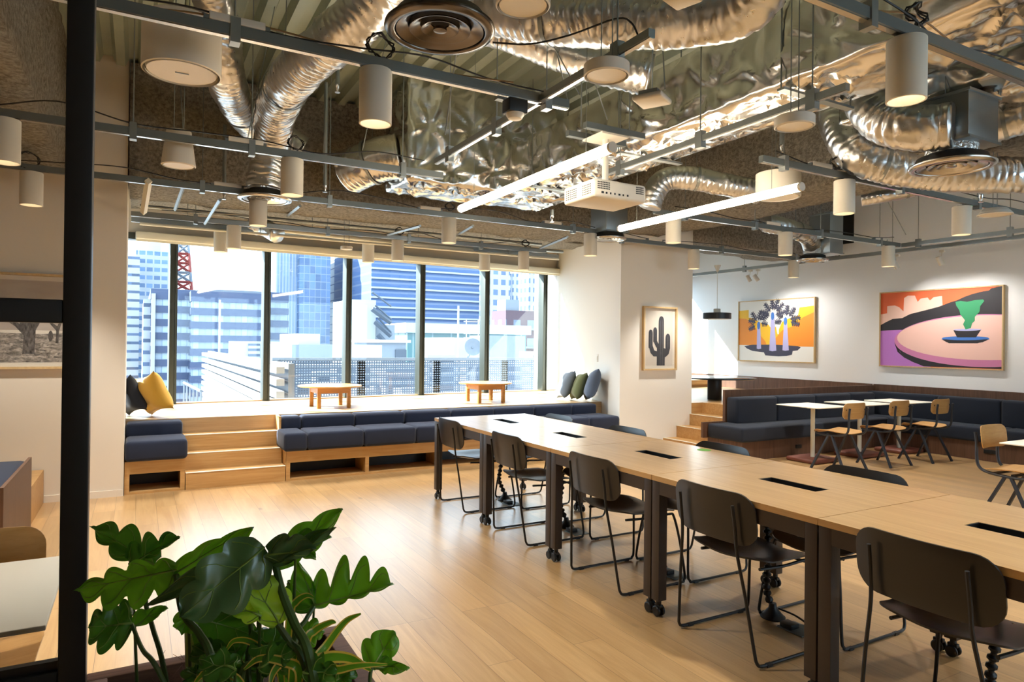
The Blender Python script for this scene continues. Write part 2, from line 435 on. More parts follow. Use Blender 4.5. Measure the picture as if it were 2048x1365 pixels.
# far window of the nook on the right
struct(B(CX1, 7.65, 10.6, 10.75, 0, 4).build('wall_nook', WALLB, smooth=False))
struct(B(7.65, RX, 10.6, 10.75, 2.78, 4).build('wall_over_nook_window', WALLB, smooth=False))
struct(B(7.65, RX, 10.6, 10.75, 0, .80).build('wall_under_nook_window', WALLB, smooth=False))
mull = [-2.3, -1.16, -.02, 1.12, 2.26, 3.434, 4.604, 5.79]
eds = [WU0]+mull+[WU1]
for i in range(9):
    w = thing('window_%d' % (10+i if i < 2 else i-1), None, None, tuple(wp(eds[i], 0, WZ0)), kind='structure')
    a, b = eds[i], eds[i+1]
    MB().box(a+.04, b-.04, .05, .056, WZ0, WZ1, WM).build('pane', WGLASS, w, smooth=False)
    if i < 8:
        MB().box(b-.044, b+.044, -.06, .10, WZ0-.02, WZ1+.02, WM, bev=.004).box(b+.016, b+.036, -.075, -.06, WZ0, WZ1, WM).build('mullion', MULL, w)
w = thing('window_8', None, None, (7.65, 10.6, .8), kind='structure')
MB().box(7.65, 8.80, 10.66, 10.666, .8, 2.78).build('pane', WGLASS, w, smooth=False)
MB().box(8.80, 8.88, 10.6, 10.74, .8, 2.78).build('mullion', MULL, w, smooth=False)
MB().box(8.88, RX, 10.66, 10.666, .8, 2.78).build('pane', WGLASS, w, smooth=False)

# raised platforms and their stairs
struct(MB().prism([(-2.5, 7.9, 0), (-.1, 7.9, 0), (-.1, 7.72, 0), (5.77, 7.72, 0), (6.44, 9.96, 0), (-2.5, 9.25, 0)], (0, 0, PZ)).build('platform', OAKP, smooth=False))
m = MB()
m.box(CX1, 7.07, CY, 10.6, 0, PZ)
m.box(7.07, RX, 6.46, 10.6, 0, PZ)
struct(m.build('platform_right', OAK, smooth=False))
def stair(name, boxes, label, nos):
    t = thing(name, label, 'stairs', (boxes[0][0], boxes[0][2], 0), kind='structure')
    for b in boxes: MB().box(*b).build('step', OAK, t, smooth=False)
    for b in nos: MB().box(*b).build('nosing', CREAM, t, smooth=False)
    return t
rs = PZ/4
e = .002
stair('stairs', [(.412, 1.328, 7.10+i*.207, 7.72-e, i*rs, (i+1)*rs) for i in range(3)], 'oak steps with pale nosings between the two bench lengths',
      [(.412, 1.328, 7.10+i*.207-.004, 7.10+i*.207+.042, (i+1)*rs, (i+1)*rs+.004) for i in range(3)])
stair('stairs', [(6.34+.243*i, 7.07-e, 6.46, CY-e, i*rs, (i+1)*rs) for i in range(3)], 'oak steps climbing to the right behind the white pier',
      [(6.34+.243*i-.004, 6.34+.243*i+.03, 6.46, CY-e, (i+1)*rs, (i+1)*rs+.004) for i in range(3)])

# sprayed beams under the deck
def lumpy(name, x0, x1, y0, y1, z0, z1, step=.11, amp=.035):
    b = MB(); n = lambda a, c: max(2, int(abs(c-a)/step))
    bm = b.bm
    def face(o, u, v):
        o, u, v = Vector(o), Vector(u), Vector(v); nu, nv = max(2, int(u.length/step)), max(2, int(v.length/step))
        b.grid([[o+u*(i/nu)+v*(j/nv) for j in range(nv+1)] for i in range(nu+1)])
    dx, dy, dz = (x1-x0, 0, 0), (0, y1-y0, 0), (0, 0, z1-z0)
    face((x0, y0, z0), dx, dy); face((x0, y0, z0), dx, dz); face((x0, y1, z0), dx, dz); face((x0, y0, z0), dy, dz); face((x1, y0, z0), dy, dz)
    bmesh.ops.remove_doubles(bm, verts=bm.verts, dist=.004)
    from mathutils import noise
    c = Vector(((x0+x1)/2, (y0+y1)/2, (z0+z1)/2))
    for v in bm.verts:
        p = v.co.copy(); f = noise.noise(p*1.6)*1.3 + noise.noise(p*5)*.7 + noise.noise(p*11)*.35
        d = Vector(((1 if p.x > c.x else -1) if x1-x0 < 3 else 0, (1 if p.y > c.y else -1) if y1-y0 < 3 else 0, -.8 if p.z < c.z else 0))
        # rounded lower arrises
        v.co = p + d.normalized()*f*amp
    return struct(b.build(name, SPRAY, angle=180))
lumpy('beam_window_side', -.09, CX0, 7.02, 7.85, 2.86, 3.95)
lumpy('beam_at_blind', -.09, 6.2, 8.45, 9.15, 2.98, 3.95)
lumpy('beam_behind_pier', CX1, RX, 7.02, 7.85, 2.9, 3.95)
lumpy('beam_left', -1.35, -.56, -1.0, 7.0, 2.86, 3.95)
lumpy('beam_right', 5.45, 6.15, 1.2, 7.0, 2.9, 3.95)

# ------------------------------------------------------------------ glazed partition in front of the camera
g = thing('glass_partition', None, None, (-.1, 1.89, 0), kind='structure')
MB().box(-.153, -.098, 1.86, 1.92, 0, 3.3, bev=.003).build('post', BLACKM, g)
MB().box(-2.6, -.153, 1.865, 1.915, 1.462, 1.516, bev=.003).build('rail', BLACKM, g)
MB().box(-2.6, -.153, 1.865, 1.915, .60, .655, bev=.003).box(-2.6, -.153, 1.88, 1.90, .655, .675).build('rail', BLACKM, g)
MB().box(-2.6, -.153, 1.885, 1.889, 1.516, 3.3).build('pane', PGLASS, g, smooth=False)
MB().box(-2.6, -.153, 1.885, 1.889, .675, 1.462).build('pane', PGLASS, g, smooth=False)
MB().box(-2.6, -.153, 1.87, 1.91, 0, .60).build('lower_panel', BLACKM, g, smooth=False)

# ------------------------------------------------------------------ window benches
def cushions(x0, x1, y0, y1, z0, z1, seams, parent, name, bev=.035):
    xs = [x0]+[s for s in seams if x0+.05 < s < x1-.05]+[x1]
    for a, b in zip(xs, xs[1:]):
        MB().box(a+.0015, b-.0015, y0, y1, z0, z1, bev=bev).build(name, NAVY, parent, angle=60)
def bench(x0, x1, divs, seams, label, cap_left, cx0=None, cx1=None):
    t = thing('window_bench', label, 'bench', (x0, 7.10, 0))
    MB().box(x0, x1, 7.10, 7.125, .185, .30).build('apron', OAK, t, smooth=False)
    MB().box(x0, x1, 7.10, 7.50, 0, .02).build('bottom_board', OAK, t, smooth=False)
    MB().box(x0, x1, 7.48, 7.50, .02, .30).build('back_board', BLACKM, t, smooth=False)
    MB().box(x0, x1, 7.125, 7.715, .285, .30).build('seat_board', OAK, t, smooth=False)
    for d in divs: MB().box(d-.02, d+.02, 7.101, 7.48, .02, .285).build('divider', OAK, t, smooth=False)
    MB().box(x0, x1, 7.50, 7.715, 0, .285).build('carcass', OAK, t, smooth=False)
    cx0 = x0 if cx0 is None else cx0; cx1 = x1 if cx1 is None else cx1
    cushions(cx0, cx1, 7.045, 7.50, .303, .492, seams, t, 'seat_cushion')
    cushions(cx0 if x1 < 2 else 1.356, cx1-(.02 if x1 < 2 else .04), 7.50, 7.715, .46, .615, [s+.03 for s in seams], t, 'back_cushion')
    return t
bench(-.095, .405, (-.075, .385), [], 'short navy cushioned bench left of the oak steps below the yellow pillow', True, cx1=.425)
bench(1.335, CX0-.005, [1.355, 2.18, 3.03, 3.87, 4.71, 5.55], [1.54+.593*i for i in range(8)], 'long navy cushioned oak bench with open cubbies right of the steps', False, cx0=1.30)
B(1.331, 1.353, 7.50, 7.718, .30, PZ).build('x', OAK).name = 'trim_3'
struct(bpy.data.objects['trim_3'])

def pillow(name, c, w, h, t, mat, label, cat='pillow', yaw=0, lean=0, roll=0, n=16, group=None):
    m = MB(); P = []
    for side in (1, -1):
        R = []
        for i in range(n+1):
            row = []
            for j in range(n+1):
                u = -1+2*i/n; v = -1+2*j/n
                x = u*w/2*(1-.16*(1-v*v)*abs(u)); z = v*h/2*(1-.16*(1-u*u)*abs(v))
                th = t/2*(max(0, 1-u**4)*max(0, 1-v**4))**.6
                th += .006*math.sin(7*u+3*v)*(1-u*u)*(1-v*v)
                row.append(Vector((x, side*th, z+h/2)))
            R.append(row)
        m.grid(R)
    bmesh.ops.remove_doubles(m.bm, verts=m.bm.verts, dist=.0008)
    M = Matrix.Rotation(yaw, 4, 'Z') @ Matrix.Rotation(lean, 4, 'X') @ Matrix.Rotation(roll, 4, 'Y')
    bmesh.ops.transform(m.bm, matrix=M, verts=m.bm.verts)
    zmin = min(v.co.z for v in m.bm.verts)
    bmesh.ops.translate(m.bm, verts=m.bm.verts, vec=(0, 0, -zmin))
    o = m.build(name, mat, angle=180); o.location = c
    return tag(o, label, cat, group)
pillow('pillow', (.01, 8.02, PZ), .42, .40, .16, DNAVYF, 'dark navy pillow leaning against the wall on the left end of the platform', yaw=math.radians(-62), lean=math.radians(20), roll=-.22)
pillow('pillow', (.235, 7.93, PZ), .45, .44, .20, YELF, 'mustard yellow pillow beside the dark navy one at the left', yaw=math.radians(-58), lean=math.radians(22), roll=-.24)
pillow('pillow', (5.38, 8.20, PZ), .44, .44, .17, GREYF, 'slate grey pillow nearest the window against the white pier', yaw=math.radians(70), lean=math.radians(24), roll=.10)
pillow('pillow', (5.47, 7.98, PZ), .42, .42, .17, GREENF, 'olive green pillow between two slate pillows by the pier', yaw=math.radians(66), lean=math.radians(22), roll=.08)
pillow('pillow', (5.53, 7.75, PZ), .46, .46, .18, BLUEF, 'blue slate pillow in front of the olive one above the long bench', yaw=math.radians(56), lean=math.radians(20), roll=.14)

# low round tables on the platform
def low_table(label, c, r, h, half, yaw):
    t = thing('low_table', label, 'table', (0, 0, 0))
    MB().lathe([(0, h-.018), (r-.012, h-.018), (r, h-.012), (r, h-.003), (r-.004, h), (0, h)], (0, 0, 0), 48).build('tabletop', HONEY, t)
    a = half
    for q in range(4):
        M = Matrix.Rotation(q*PI/2, 4, 'Z')
        MB().box(-a, a, -a, -a+.022, h-.09, h-.018, M).build('apron', HONEY, t, smooth=False)
    for sx in (-1, 1):
        for sy in (-1, 1):
            MB().box(sx*(a-.018)-.022, sx*(a-.018)+.022, sy*(a-.018)-.022, sy*(a-.018)+.022, 0, h-.02, bev=.003).build('leg', HONEY, t)
    t.location = c; t.rotation_euler = (0, 0, yaw); return t
low_table('low round honey-wood table on the platform, the left one', (2.09, 8.38, PZ), .385, .27, .20, .02)
low_table('low round honey-wood table on the platform, the right one near the pillows', (4.22, 8.32, PZ), .37, .27, .20, .0)

# blinds and pipes over the window
t = thing('roller_blind', 'cream roller blind box along the top of the windows', 'blind', tuple(wp(2.8, -.1, 2.64)))
MB().box(-.45, WU1-.02, -.18, -.06, 2.655, 2.745, WM, bev=.012).build('headbox', CREAM, t)
MB().box(-.45, WU1-.04, -.13, -.11, 2.63, 2.656, WM).build('bottom_bar', CREAM, t, smooth=False)
tag(MB().tube([at(548, 458, Y=8.2), at(945, 502, Y=8.2)], .035, 14).build('blind_tube', CREAM), 'long cream tube hung above the window blind', 'tube')

# wall switch on the pier
t = thing('light_switch', 'small white light switch on the bright side of the pier', 'switch', (CX0+.26, 7.9, 1.235))
PM = Matrix.Translation((CX0, CY, 0)) @ Matrix.Rotation(math.atan2(2.915, .88), 4, 'Z')
MB().box(.85, .92, 0, .008, 1.18, 1.29, PM, bev=.002).build('plate', WHITEP, t)
MB().box(.868, .902, .008, .013, 1.205, 1.265, PM, bev=.002).build('rocker', WHITEP, t)
# ------------------------------------------------------------------ the city outside
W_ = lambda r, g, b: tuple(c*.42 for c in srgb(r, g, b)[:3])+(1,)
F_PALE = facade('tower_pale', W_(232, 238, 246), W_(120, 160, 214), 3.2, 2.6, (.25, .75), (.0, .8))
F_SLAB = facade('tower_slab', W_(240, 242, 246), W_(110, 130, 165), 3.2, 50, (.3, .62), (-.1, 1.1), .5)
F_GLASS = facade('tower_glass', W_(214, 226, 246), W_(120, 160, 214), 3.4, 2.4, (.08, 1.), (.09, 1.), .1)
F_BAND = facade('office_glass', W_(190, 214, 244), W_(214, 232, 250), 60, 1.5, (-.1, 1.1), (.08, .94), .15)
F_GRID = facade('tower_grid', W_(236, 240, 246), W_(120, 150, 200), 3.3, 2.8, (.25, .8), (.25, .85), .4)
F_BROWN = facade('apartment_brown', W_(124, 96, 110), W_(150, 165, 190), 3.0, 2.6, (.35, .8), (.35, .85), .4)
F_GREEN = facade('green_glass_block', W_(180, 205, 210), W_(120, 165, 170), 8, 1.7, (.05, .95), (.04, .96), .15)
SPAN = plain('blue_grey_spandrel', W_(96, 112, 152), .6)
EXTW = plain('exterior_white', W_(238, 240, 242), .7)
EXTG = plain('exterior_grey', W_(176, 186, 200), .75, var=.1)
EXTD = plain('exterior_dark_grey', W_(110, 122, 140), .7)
STRW = stripes('white_band_cladding', W_(80, 104, 150), W_(236, 240, 246), 4., .14)
STRB = stripes('blue_band_glazing', W_(160, 182, 220), W_(112, 148, 208), 4., .2)
REDM = plain('mast_red', W_(200, 70, 60), .6)
GROUND = plain('city_ground', W_(170, 176, 186), .9, var=.2)
struct(B(-260, 420, 26.5, 520, -31, -30).build('ground', GROUND, smooth=False))

def span(x0, x1, yt, Y, zb=-30, depth=None):
    a = at(x0, yt, Y=Y); b = at(x1, yt, Y=Y); return a.x, b.x, (a.z+b.z)/2
def block(name, label, x0, x1, yt, Y, depth, mat, zb=-30, cat='building', roof=None, root=None, part='body'):
    a, b, z = span(x0, x1, yt, Y)
    t = root or thing(name, label, cat, ((a+b)/2, Y, zb))
    MB().box(a, b, Y, Y+depth, zb, z).build(part, mat, t, smooth=False)
    return t, a, b, z
def slabs(t, a, b, Y, depth, zs, th, mat, name, out=.25):
    for z in zs: MB().box(a-out, b+out, Y-out, Y+depth+out, z-th/2, z+th/2).build(name, mat, t, smooth=False)

# pale residential tower at the far left
t, a, b, z = block('residential_tower', 'pale blue residential tower at the far left of the window view', 272, 345, 502, 300, 34, F_PALE)
MB().box(a+4, b-4, 303, 330, z, z+4).build('crown', EXTW, t, smooth=False)
t, a, b, z = block('residential_tower', 'slim white slab tower with dark window slots at the left window edge', 248, 280, 512, 290, 8, F_SLAB)
# red and white lattice mast
t = thing('lattice_mast', 'red and white lattice mast rising behind the office block', 'mast', tuple(at(365, 700, Y=330)))
c = at(365, 600, Y=330); zt = at(365, 470, Y=330).z; zb = at(365, 640, Y=330).z; n = 9; half = lambda f: 4.6*(1-f)+1.6*f
for i in range(n):
    f0, f1 = i/n, (i+1)/n; z0, z1 = zb+(zt-zb)*f0, zb+(zt-zb)*f1; h0, h1 = half(f0), half(f1); m = MB()
    P = lambda h, z: [Vector((c.x+sx*h, c.y+sy*h, z)) for sx, sy in ((-1, -1), (1, -1), (1, 1), (-1, 1))]
    A, Bq = P(h0, z0), P(h1, z1)
    for k in range(4):
        m.tube([A[k], Bq[k]], .55, 5); m.tube([A[k], Bq[(k+1) % 4]], .34, 4); m.tube([A[(k+1) % 4], Bq[k]], .34, 4); m.tube([Bq[k], Bq[(k+1) % 4]], .34, 4)
    m.build('lattice_section', REDM if i % 3 != 1 else EXTG, t)
# banded office block
t = thing('office_block', 'mid-rise office block with blue grey bands and ribbon windows', 'building', tuple(at(430, 790, Y=195)))
for (x0, x1, yt, Yf, dp) in ((304, 388, 586, 203, 80), (384, 536, 592, 196, 70), (532, 575, 592, 204, 60)):
    a, b, zt = span(x0, x1, yt, Yf)
    MB().box(a, b, Yf, Yf+dp, -30, zt).build('glazing', F_BAND, t, smooth=False)
    k = 0
    while zt-1.9-k*3.6 > -29:
        MB().box(a-.3, b+.3, Yf-.6, Yf+dp, zt-1.85-k*3.6, zt-k*3.6+(.9 if k == 0 else 0)).build('spandrel', SPAN, t, smooth=False); k += 1
a, b, zt = span(287, 306, 600, 210); MB().box(a, b, 206, 270, -30, zt).build('side_wing', F_SLAB, t, smooth=False)
a, b, zt = span(303, 311, 588, 203); MB().box(a, b, 201, 203, -30, zt).build('white_pier', EXTW, t, smooth=False)
a, b, zt = span(330, 400, 578, 212); MB().box(a, b, 215, 240, zt-6, zt).build('plant_room', EXTW, t, smooth=False)
a, b, zt = span(408, 548, 580, 212); MB().box(a, b, 215, 240, zt-6, zt).build('plant_room', EXTG, t, smooth=False)
# blue glass tower
t, a, b, z = block('glass_tower', 'tall blue glass tower in the third window bay', 600, 662, 470, 300, 60, F_GLASS)
a, b, z = span(553, 602, 470, 304); MB().box(a, b, 304, 364, -30, z).build('pale_wing', facade('pale_fin_facade', W_(238, 242, 248), W_(160, 190, 228), 60, 1.3, (-1, 2), (.3, 1.)), t, smooth=False)
# striped corner tower: bright left face and dark front
a, b, z = span(744, 976, 440, 270)
t = thing('striped_tower', 'white and blue banded tower filling the middle windows', 'building', (a, 270, -30))
MB().box(a, b, 270, 330, -30, z).build('front', STRB, t, smooth=False)
m = MB(); p0 = at(744, 600, Y=270.4); p1 = at(655, 600, Y=350)
m.prism([(p0.x, 270.4, -30), (p1.x, 350, -30), (p0.x+4, 352, -30)], (0, 0, z+30)); m.build('white_side', STRW, t, smooth=False)
for k in range(22):
    zz = -20+k*4.
    MB().box(a-.2, b+.2, 269, 270, zz-.2, zz+.55).build('ledge', EXTW, t, smooth=False)
# external stair tower in front
t, a, b, z = block('stair_block', 'white stair block with an outside steel stair', 700, 752, 600, 40, 4, EXTW, -6)
m = MB()
for k in range(3):
    p = at(744+k*6, 618+k*26, Y=39.4); q = at(782, 646+k*26, Y=39.4)
    m.tube([p, q], .16, 4); m.tube([p+Vector((0, 0, 1)), q+Vector((0, 0, 1))], .06, 4)
m.build('outside_stair', EXTD, t)
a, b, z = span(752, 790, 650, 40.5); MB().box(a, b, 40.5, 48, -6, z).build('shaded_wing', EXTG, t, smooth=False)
# towers at the right
block('grid_tower', 'white tower with a grid of small windows right of the banded tower', 976, 1021, 532, 190, 6, F_GRID)
block('grid_tower', 'white grid tower second from the right in the view', 1026, 1056, 548, 250, 8, F_GRID)
block('grid_tower', 'white grid tower at the right window edge', 1058, 1120, 540, 210, 8, F_GRID)
t, a, b, z = block('apartment_house', 'brown and grey apartment house with balconies', 1012, 1078, 622, 95, 5, F_BROWN)
slabs(t, at(1044, 700, Y=95).x, b, 94.6, 3, [z-3*k for k in range(1, 10)], .35, EXTG, 'balcony', .1)
MB().box(a+.5, a+3, 96, 99, z, z+1.8).build('roof_room', EXTG, t, smooth=False)
block('blue_grey_house', 'blue grey block at the right edge of the window view', 1096, 1125, 612, 70, 3, EXTG)
# nearer roofs
t, a, b, z = block('green_glass_block', 'low block with green glass front and white roof line', 815, 1052, 668, 52, 5, F_GREEN, -10)
MB().box(a-.3, b+.3, 51.6, 57.3, z, z+.8).build('roof_edge', EXTW, t, smooth=False)
t, a, b, z = block('grey_roof_house', 'grey flat-roofed house behind the fence', 978, 1050, 672, 40, 3, EXTG, -10)
MB().box(a+3, a+6, 39.8, 40, z-2.6, z-2.2).build('light_strip', EXTW, t, smooth=False)
t, a, b, z = block('roof_hut', 'pale roof hut with a shutter behind the fence', 764, 812, 686, 33, 5, EXTG, -4)
MB().box(a-.2, b+.2, 32.8, 38.2, z, z+.15).build('hut_roof', EXTW, t, smooth=False)
MB().box(a+.7, a+1.3, 32.93, 33, z-.9, z-.35).build('vent', EXTD, t, smooth=False)
t, a, b, z = block('white_hut', 'white hut with a dish aerial on the neighbouring roof', 908, 962, 676, 30, 5, EXTW, -4)
p = at(945, 695, Y=29.2); MB().lathe([(0, -.05), (.25, 0), (.42, .12)], p, 20, axis=(-.2, -1, .15)).build('dish', EXTG, t)
MB().tube([p, p+Vector((0, .6, -.6))], .05, 6).build('dish_arm', EXTG, t)
tag(MB().tube([at(917, 612, Y=25.5).xy.to_3d()+Vector((0, 0, -2.25)), at(917, 612, Y=25.5)], .04, 6).build('aerial_pole', EXTW), 'thin white aerial pole on the neighbouring roof', 'pole')
tag(MB().tube([at(440, 600, Y=25).xy.to_3d()+Vector((0, 0, -2.25)), at(440, 600, Y=25)], .035, 6).build('aerial_pole', EXTW), 'thin white pole in front of the banded office block', 'pole')
t = thing('antenna_frame', 'white lattice aerial frame above the dish', 'aerial', tuple(at(945, 676, Y=32)))
m = MB()
for q in (-.35, .35): m.tube([at(945, 676, Y=32)+Vector((q, 0, 0)), at(945, 640, Y=32)+Vector((q, 0, 0))], .03, 5)
for k in range(5): zc = at(945, 676-k*8, Y=32); m.tube([zc+Vector((-.5, 0, 0)), zc+Vector((.5, 0, 0))], .025, 5)
m.build('frame', EXTW, t)
# low white house with louvre grille between pole and tower
t, a, b, z = block('low_white_house', 'low white house with vent grilles behind the louvred screen', 488, 600, 684, 66, 12, EXTW, -12)
a, b, z = span(497, 520, 688, 65.8); MB().box(a, b, 65.8, 66, z-1.6, z).build('grille', stripes('grille_stripes', W_(120, 135, 160), W_(232, 236, 242), .5), t, smooth=False)
t, a, b, z = block('grey_step_house', 'grey stepped roof house below the glass tower', 584, 690, 690, 51, 10, EXTG, -8)
a, b, z = span(597, 640, 668, 51.5); MB().box(a, b, 51.5, 59, -8, z).build('upper_storey', EXTW, t, smooth=False)
# louvred plant screen on the next roof
t = thing('louvred_screen', 'white louvred screen wall on the terrace outside', 'screen', (2, 18, -2.2))
m = MB()
for k in range(16): m.box(1.97, 2.10, 11.4, 26, -2.1+k*.2, -2.1+k*.2+.11)
m.build('slats', EXTW, t, smooth=False)
MB().box(2.16, 2.26, 11.4, 26, -2.2, 1.06).build('backing', EXTG, t, smooth=False)
struct(B(-30, 40, 11.0, 26.4, -2.5, -2.2).build('terrace_roof', EXTW, smooth=False))
t = thing('stair_rail', 'small white stair rail on the terrace left of the louvred screen', 'railing', (1.2, 15, -2.2))
m = MB(); p, q = at(368, 766, Y=17), at(402, 783, Y=14); m.tube([p, q], .03, 5)
for k in range(6): s_ = p.lerp(q, k/5); m.tube([s_, s_-Vector((0, 0, .8))], .02, 5)
m.build('handrail', EXTG, t)
# mesh fence
p0, p1 = at(544, 720, Y=13.2), at(1112, 716, Y=13.2)
t = thing('mesh_fence', 'grey perforated mesh fence along the terrace edge', 'fence', ((p0.x+p1.x)/2, 13.2, -2.2))
tn = NT('fence_mesh'); tc = tn.n('ShaderNodeTexCoord'); sp = tn.n('ShaderNodeSeparateXYZ'); tn.l(tc.outputs['Object'], sp.inputs[0])
f = tn.math('MULTIPLY', tn.math('GREATER_THAN', tn.math('FRACT', tn.math('DIVIDE', sp.outputs['X'], .05)), .42), tn.math('GREATER_THAN', tn.math('FRACT', tn.math('DIVIDE', sp.outputs['Z'], .05)), .5))
tr = tn.n('ShaderNodeBsdfTransparent'); df = tn.n('ShaderNodeBsdfDiffuse'); df.inputs[0].default_value = W_(150, 166, 190); mx = tn.n('ShaderNodeMixShader')
tn.l(f, mx.inputs[0]); tn.l(df.outputs[0], mx.inputs[1]); tn.l(tr.outputs[0], mx.inputs[2]); tn.l(mx.outputs[0], tn.out.inputs['Surface'])
MB().box(p0.x, p1.x, 13.2, 13.21, -.1, 1.08).build('mesh_panel', tn.m, t, smooth=False)
MB().box(p0.x, p1.x, 13.17, 13.24, 1.06, 1.12).build('top_rail', EXTG, t, smooth=False)
k = p0.x
while k < p1.x:
    MB().box(k, k+.16, 13.2, 13.3, -2.2, 1.1).build('post', EXTG, t, smooth=False); k += 1.63
# plant on the roofs behind the fence
random.seed(11)
for i in range(16):
    px = 560+i*35+rnd(-8, 8); Y = 16+(i*5 % 8)*1.25; w = rnd(.5, 1.1); h = rnd(.5, 1.5)
    c = at(px, 760, Y=Y); zb = rnd(-.9, -.1)
    t = thing('rooftop_unit', ['white', 'grey', 'pale'][i % 3]+' boxy rooftop unit behind the fence, number %s counting from the left' % ['one', 'two', 'three', 'four', 'five', 'six', 'seven', 'eight', 'nine', 'ten', 'eleven', 'twelve', 'thirteen', 'fourteen', 'fifteen', 'sixteen'][i], 'rooftop unit', (c.x, Y, -2.2), 'units on the neighbouring roof')
    MB().box(c.x-w/2, c.x+w/2, Y, Y+.8, -2.2, zb+h).build('casing', [EXTW, EXTG, EXTW][i % 3], t, smooth=False)
    MB().box(c.x-w/2+.1, c.x+w/2-.1, Y-.02, Y, zb, zb+h-.12).build('grille', EXTD if i % 2 else EXTG, t, smooth=False)
for i, (yy, Yr) in enumerate(((735, 15.2), (752, 16.4), (770, 14.6))):
    tag(MB().tube([at(545, yy, Y=Yr), at(1112, yy-6, Y=Yr)], .05, 8).build('roof_pipe', EXTW), ['uppermost', 'middle', 'lowest'][i]+' long white pipe behind the mesh fence', 'pipe', 'roof pipes')
# ------------------------------------------------------------------ the long row of work tables
TX0, TX1, TH, TL, TY0 = 2.388, 3.349, .74, .9958, 5.736
def make_table():
    w, l = TX1-TX0, TL-.004
    t = thing('work_table', '', 'table', (0, 0, 0), group='work tables in the long row')
    # top with a slot in the middle (four strips round the opening), local origin at the table's middle
    sx, sy = .052, .17; m = MB(); z0, z1 = TH-.027, TH
    m.grid([]) if False else None
    o = [(-w/2, -l/2), (w/2, -l/2), (w/2, l/2), (-w/2, l/2)]; i_ = [(-sx, -sy), (sx, -sy), (sx, sy), (-sx, sy)]
    for z, flip in ((z1, 0), (z0, 1)):
        for k in range(4):
            q = [o[k], o[(k+1) % 4], i_[(k+1) % 4], i_[k]]; q = q[::-1] if flip else q
            m.poly([(x, y, z) for x, y in q])
    for ring in (o, i_):
        for k in range(4):
            (xa, ya), (xb, yb) = ring[k], ring[(k+1) % 4]; m.poly([(xa, ya, z0), (xb, yb, z0), (xb, yb, z1), (xa, ya, z1)])
    bmesh.ops.remove_doubles(m.bm, verts=m.bm.verts, dist=1e-5)
    m.build('tabletop', OAKY, t, smooth=False)
    m = MB()
    for (a, b, c, d) in ((-sx, sx, sy-.006, sy), (-sx, sx, -sy, -sy+.006), (-sx, -sx+.006, -sy+.006, sy-.006), (sx-.006, sx, -sy+.006, sy-.006)): m.box(a, b, c, d, TH-.07, TH-.001)
    m.box(-sx, sx, -sy, sy, TH-.078, TH-.07); m.build('cable_slot', BLKPL, t, smooth=False)
    lw = .056; x1, y1 = w/2-.002, l/2-.002; fr = MB()
    for s in (-1, 1):
        fr.box(-x1+lw, x1-lw, *sorted((s*y1, s*(y1-lw))), TH-.095, TH-.0275)
        fr.box(*sorted((s*x1, s*(x1-lw))), -y1+lw, y1-lw, TH-.095, TH-.0275)
    fr.build('apron_frame', BROWNM, t, smooth=False)
    for a in (-1, 1):
        for b in (-1, 1):
            lg = MB().box(*sorted((a*x1, a*(x1-lw))), *sorted((b*y1, b*(y1-lw))), .085, TH-.0275, bev=.002).build('leg', BROWNM, t)
            cx, cy = a*(x1-lw/2), b*(y1-lw/2); m = MB()
            m.cyl((cx, cy, .06), (cx, cy, .088), .014)
            m.box(cx-.012, cx+.012, cy-.022, cy+.022, .045, .062, bev=.003)
            for q in (-.014, .014): m.lathe([(0, -.008), (.022, -.008), (.027, -.004), (.027, .004), (.022, .008), (0, .008)], (cx+q*1.2, cy, .0275), 20, axis=(1, 0, 0))
            m.build('castor', BLKPL, lg)
    return t
def tcentre(i): return ((TX0+TX1)/2, TY0-TL*(i+.5), 0)
tnames = ['oak work table at the window end of the long row', 'second oak work table from the window end', 'middle oak work table, the one with a green sticker', 'fourth oak work table from the window end', 'oak work table nearest the camera, cut by the right edge']
TB = make_table(); TB['label'] = tnames[0]; TB.location = tcentre(0)
for i in range(1, 5): dup(TB, tcentre(i), None, tnames[i])
tag(MB().lathe([(0, 0), (.045, 0), (.045, .001), (0, .001)], (3.27, 3.25, TH), 24).build('round_sticker', GREENL), 'round green sticker on the far edge of the middle work table', 'sticker')

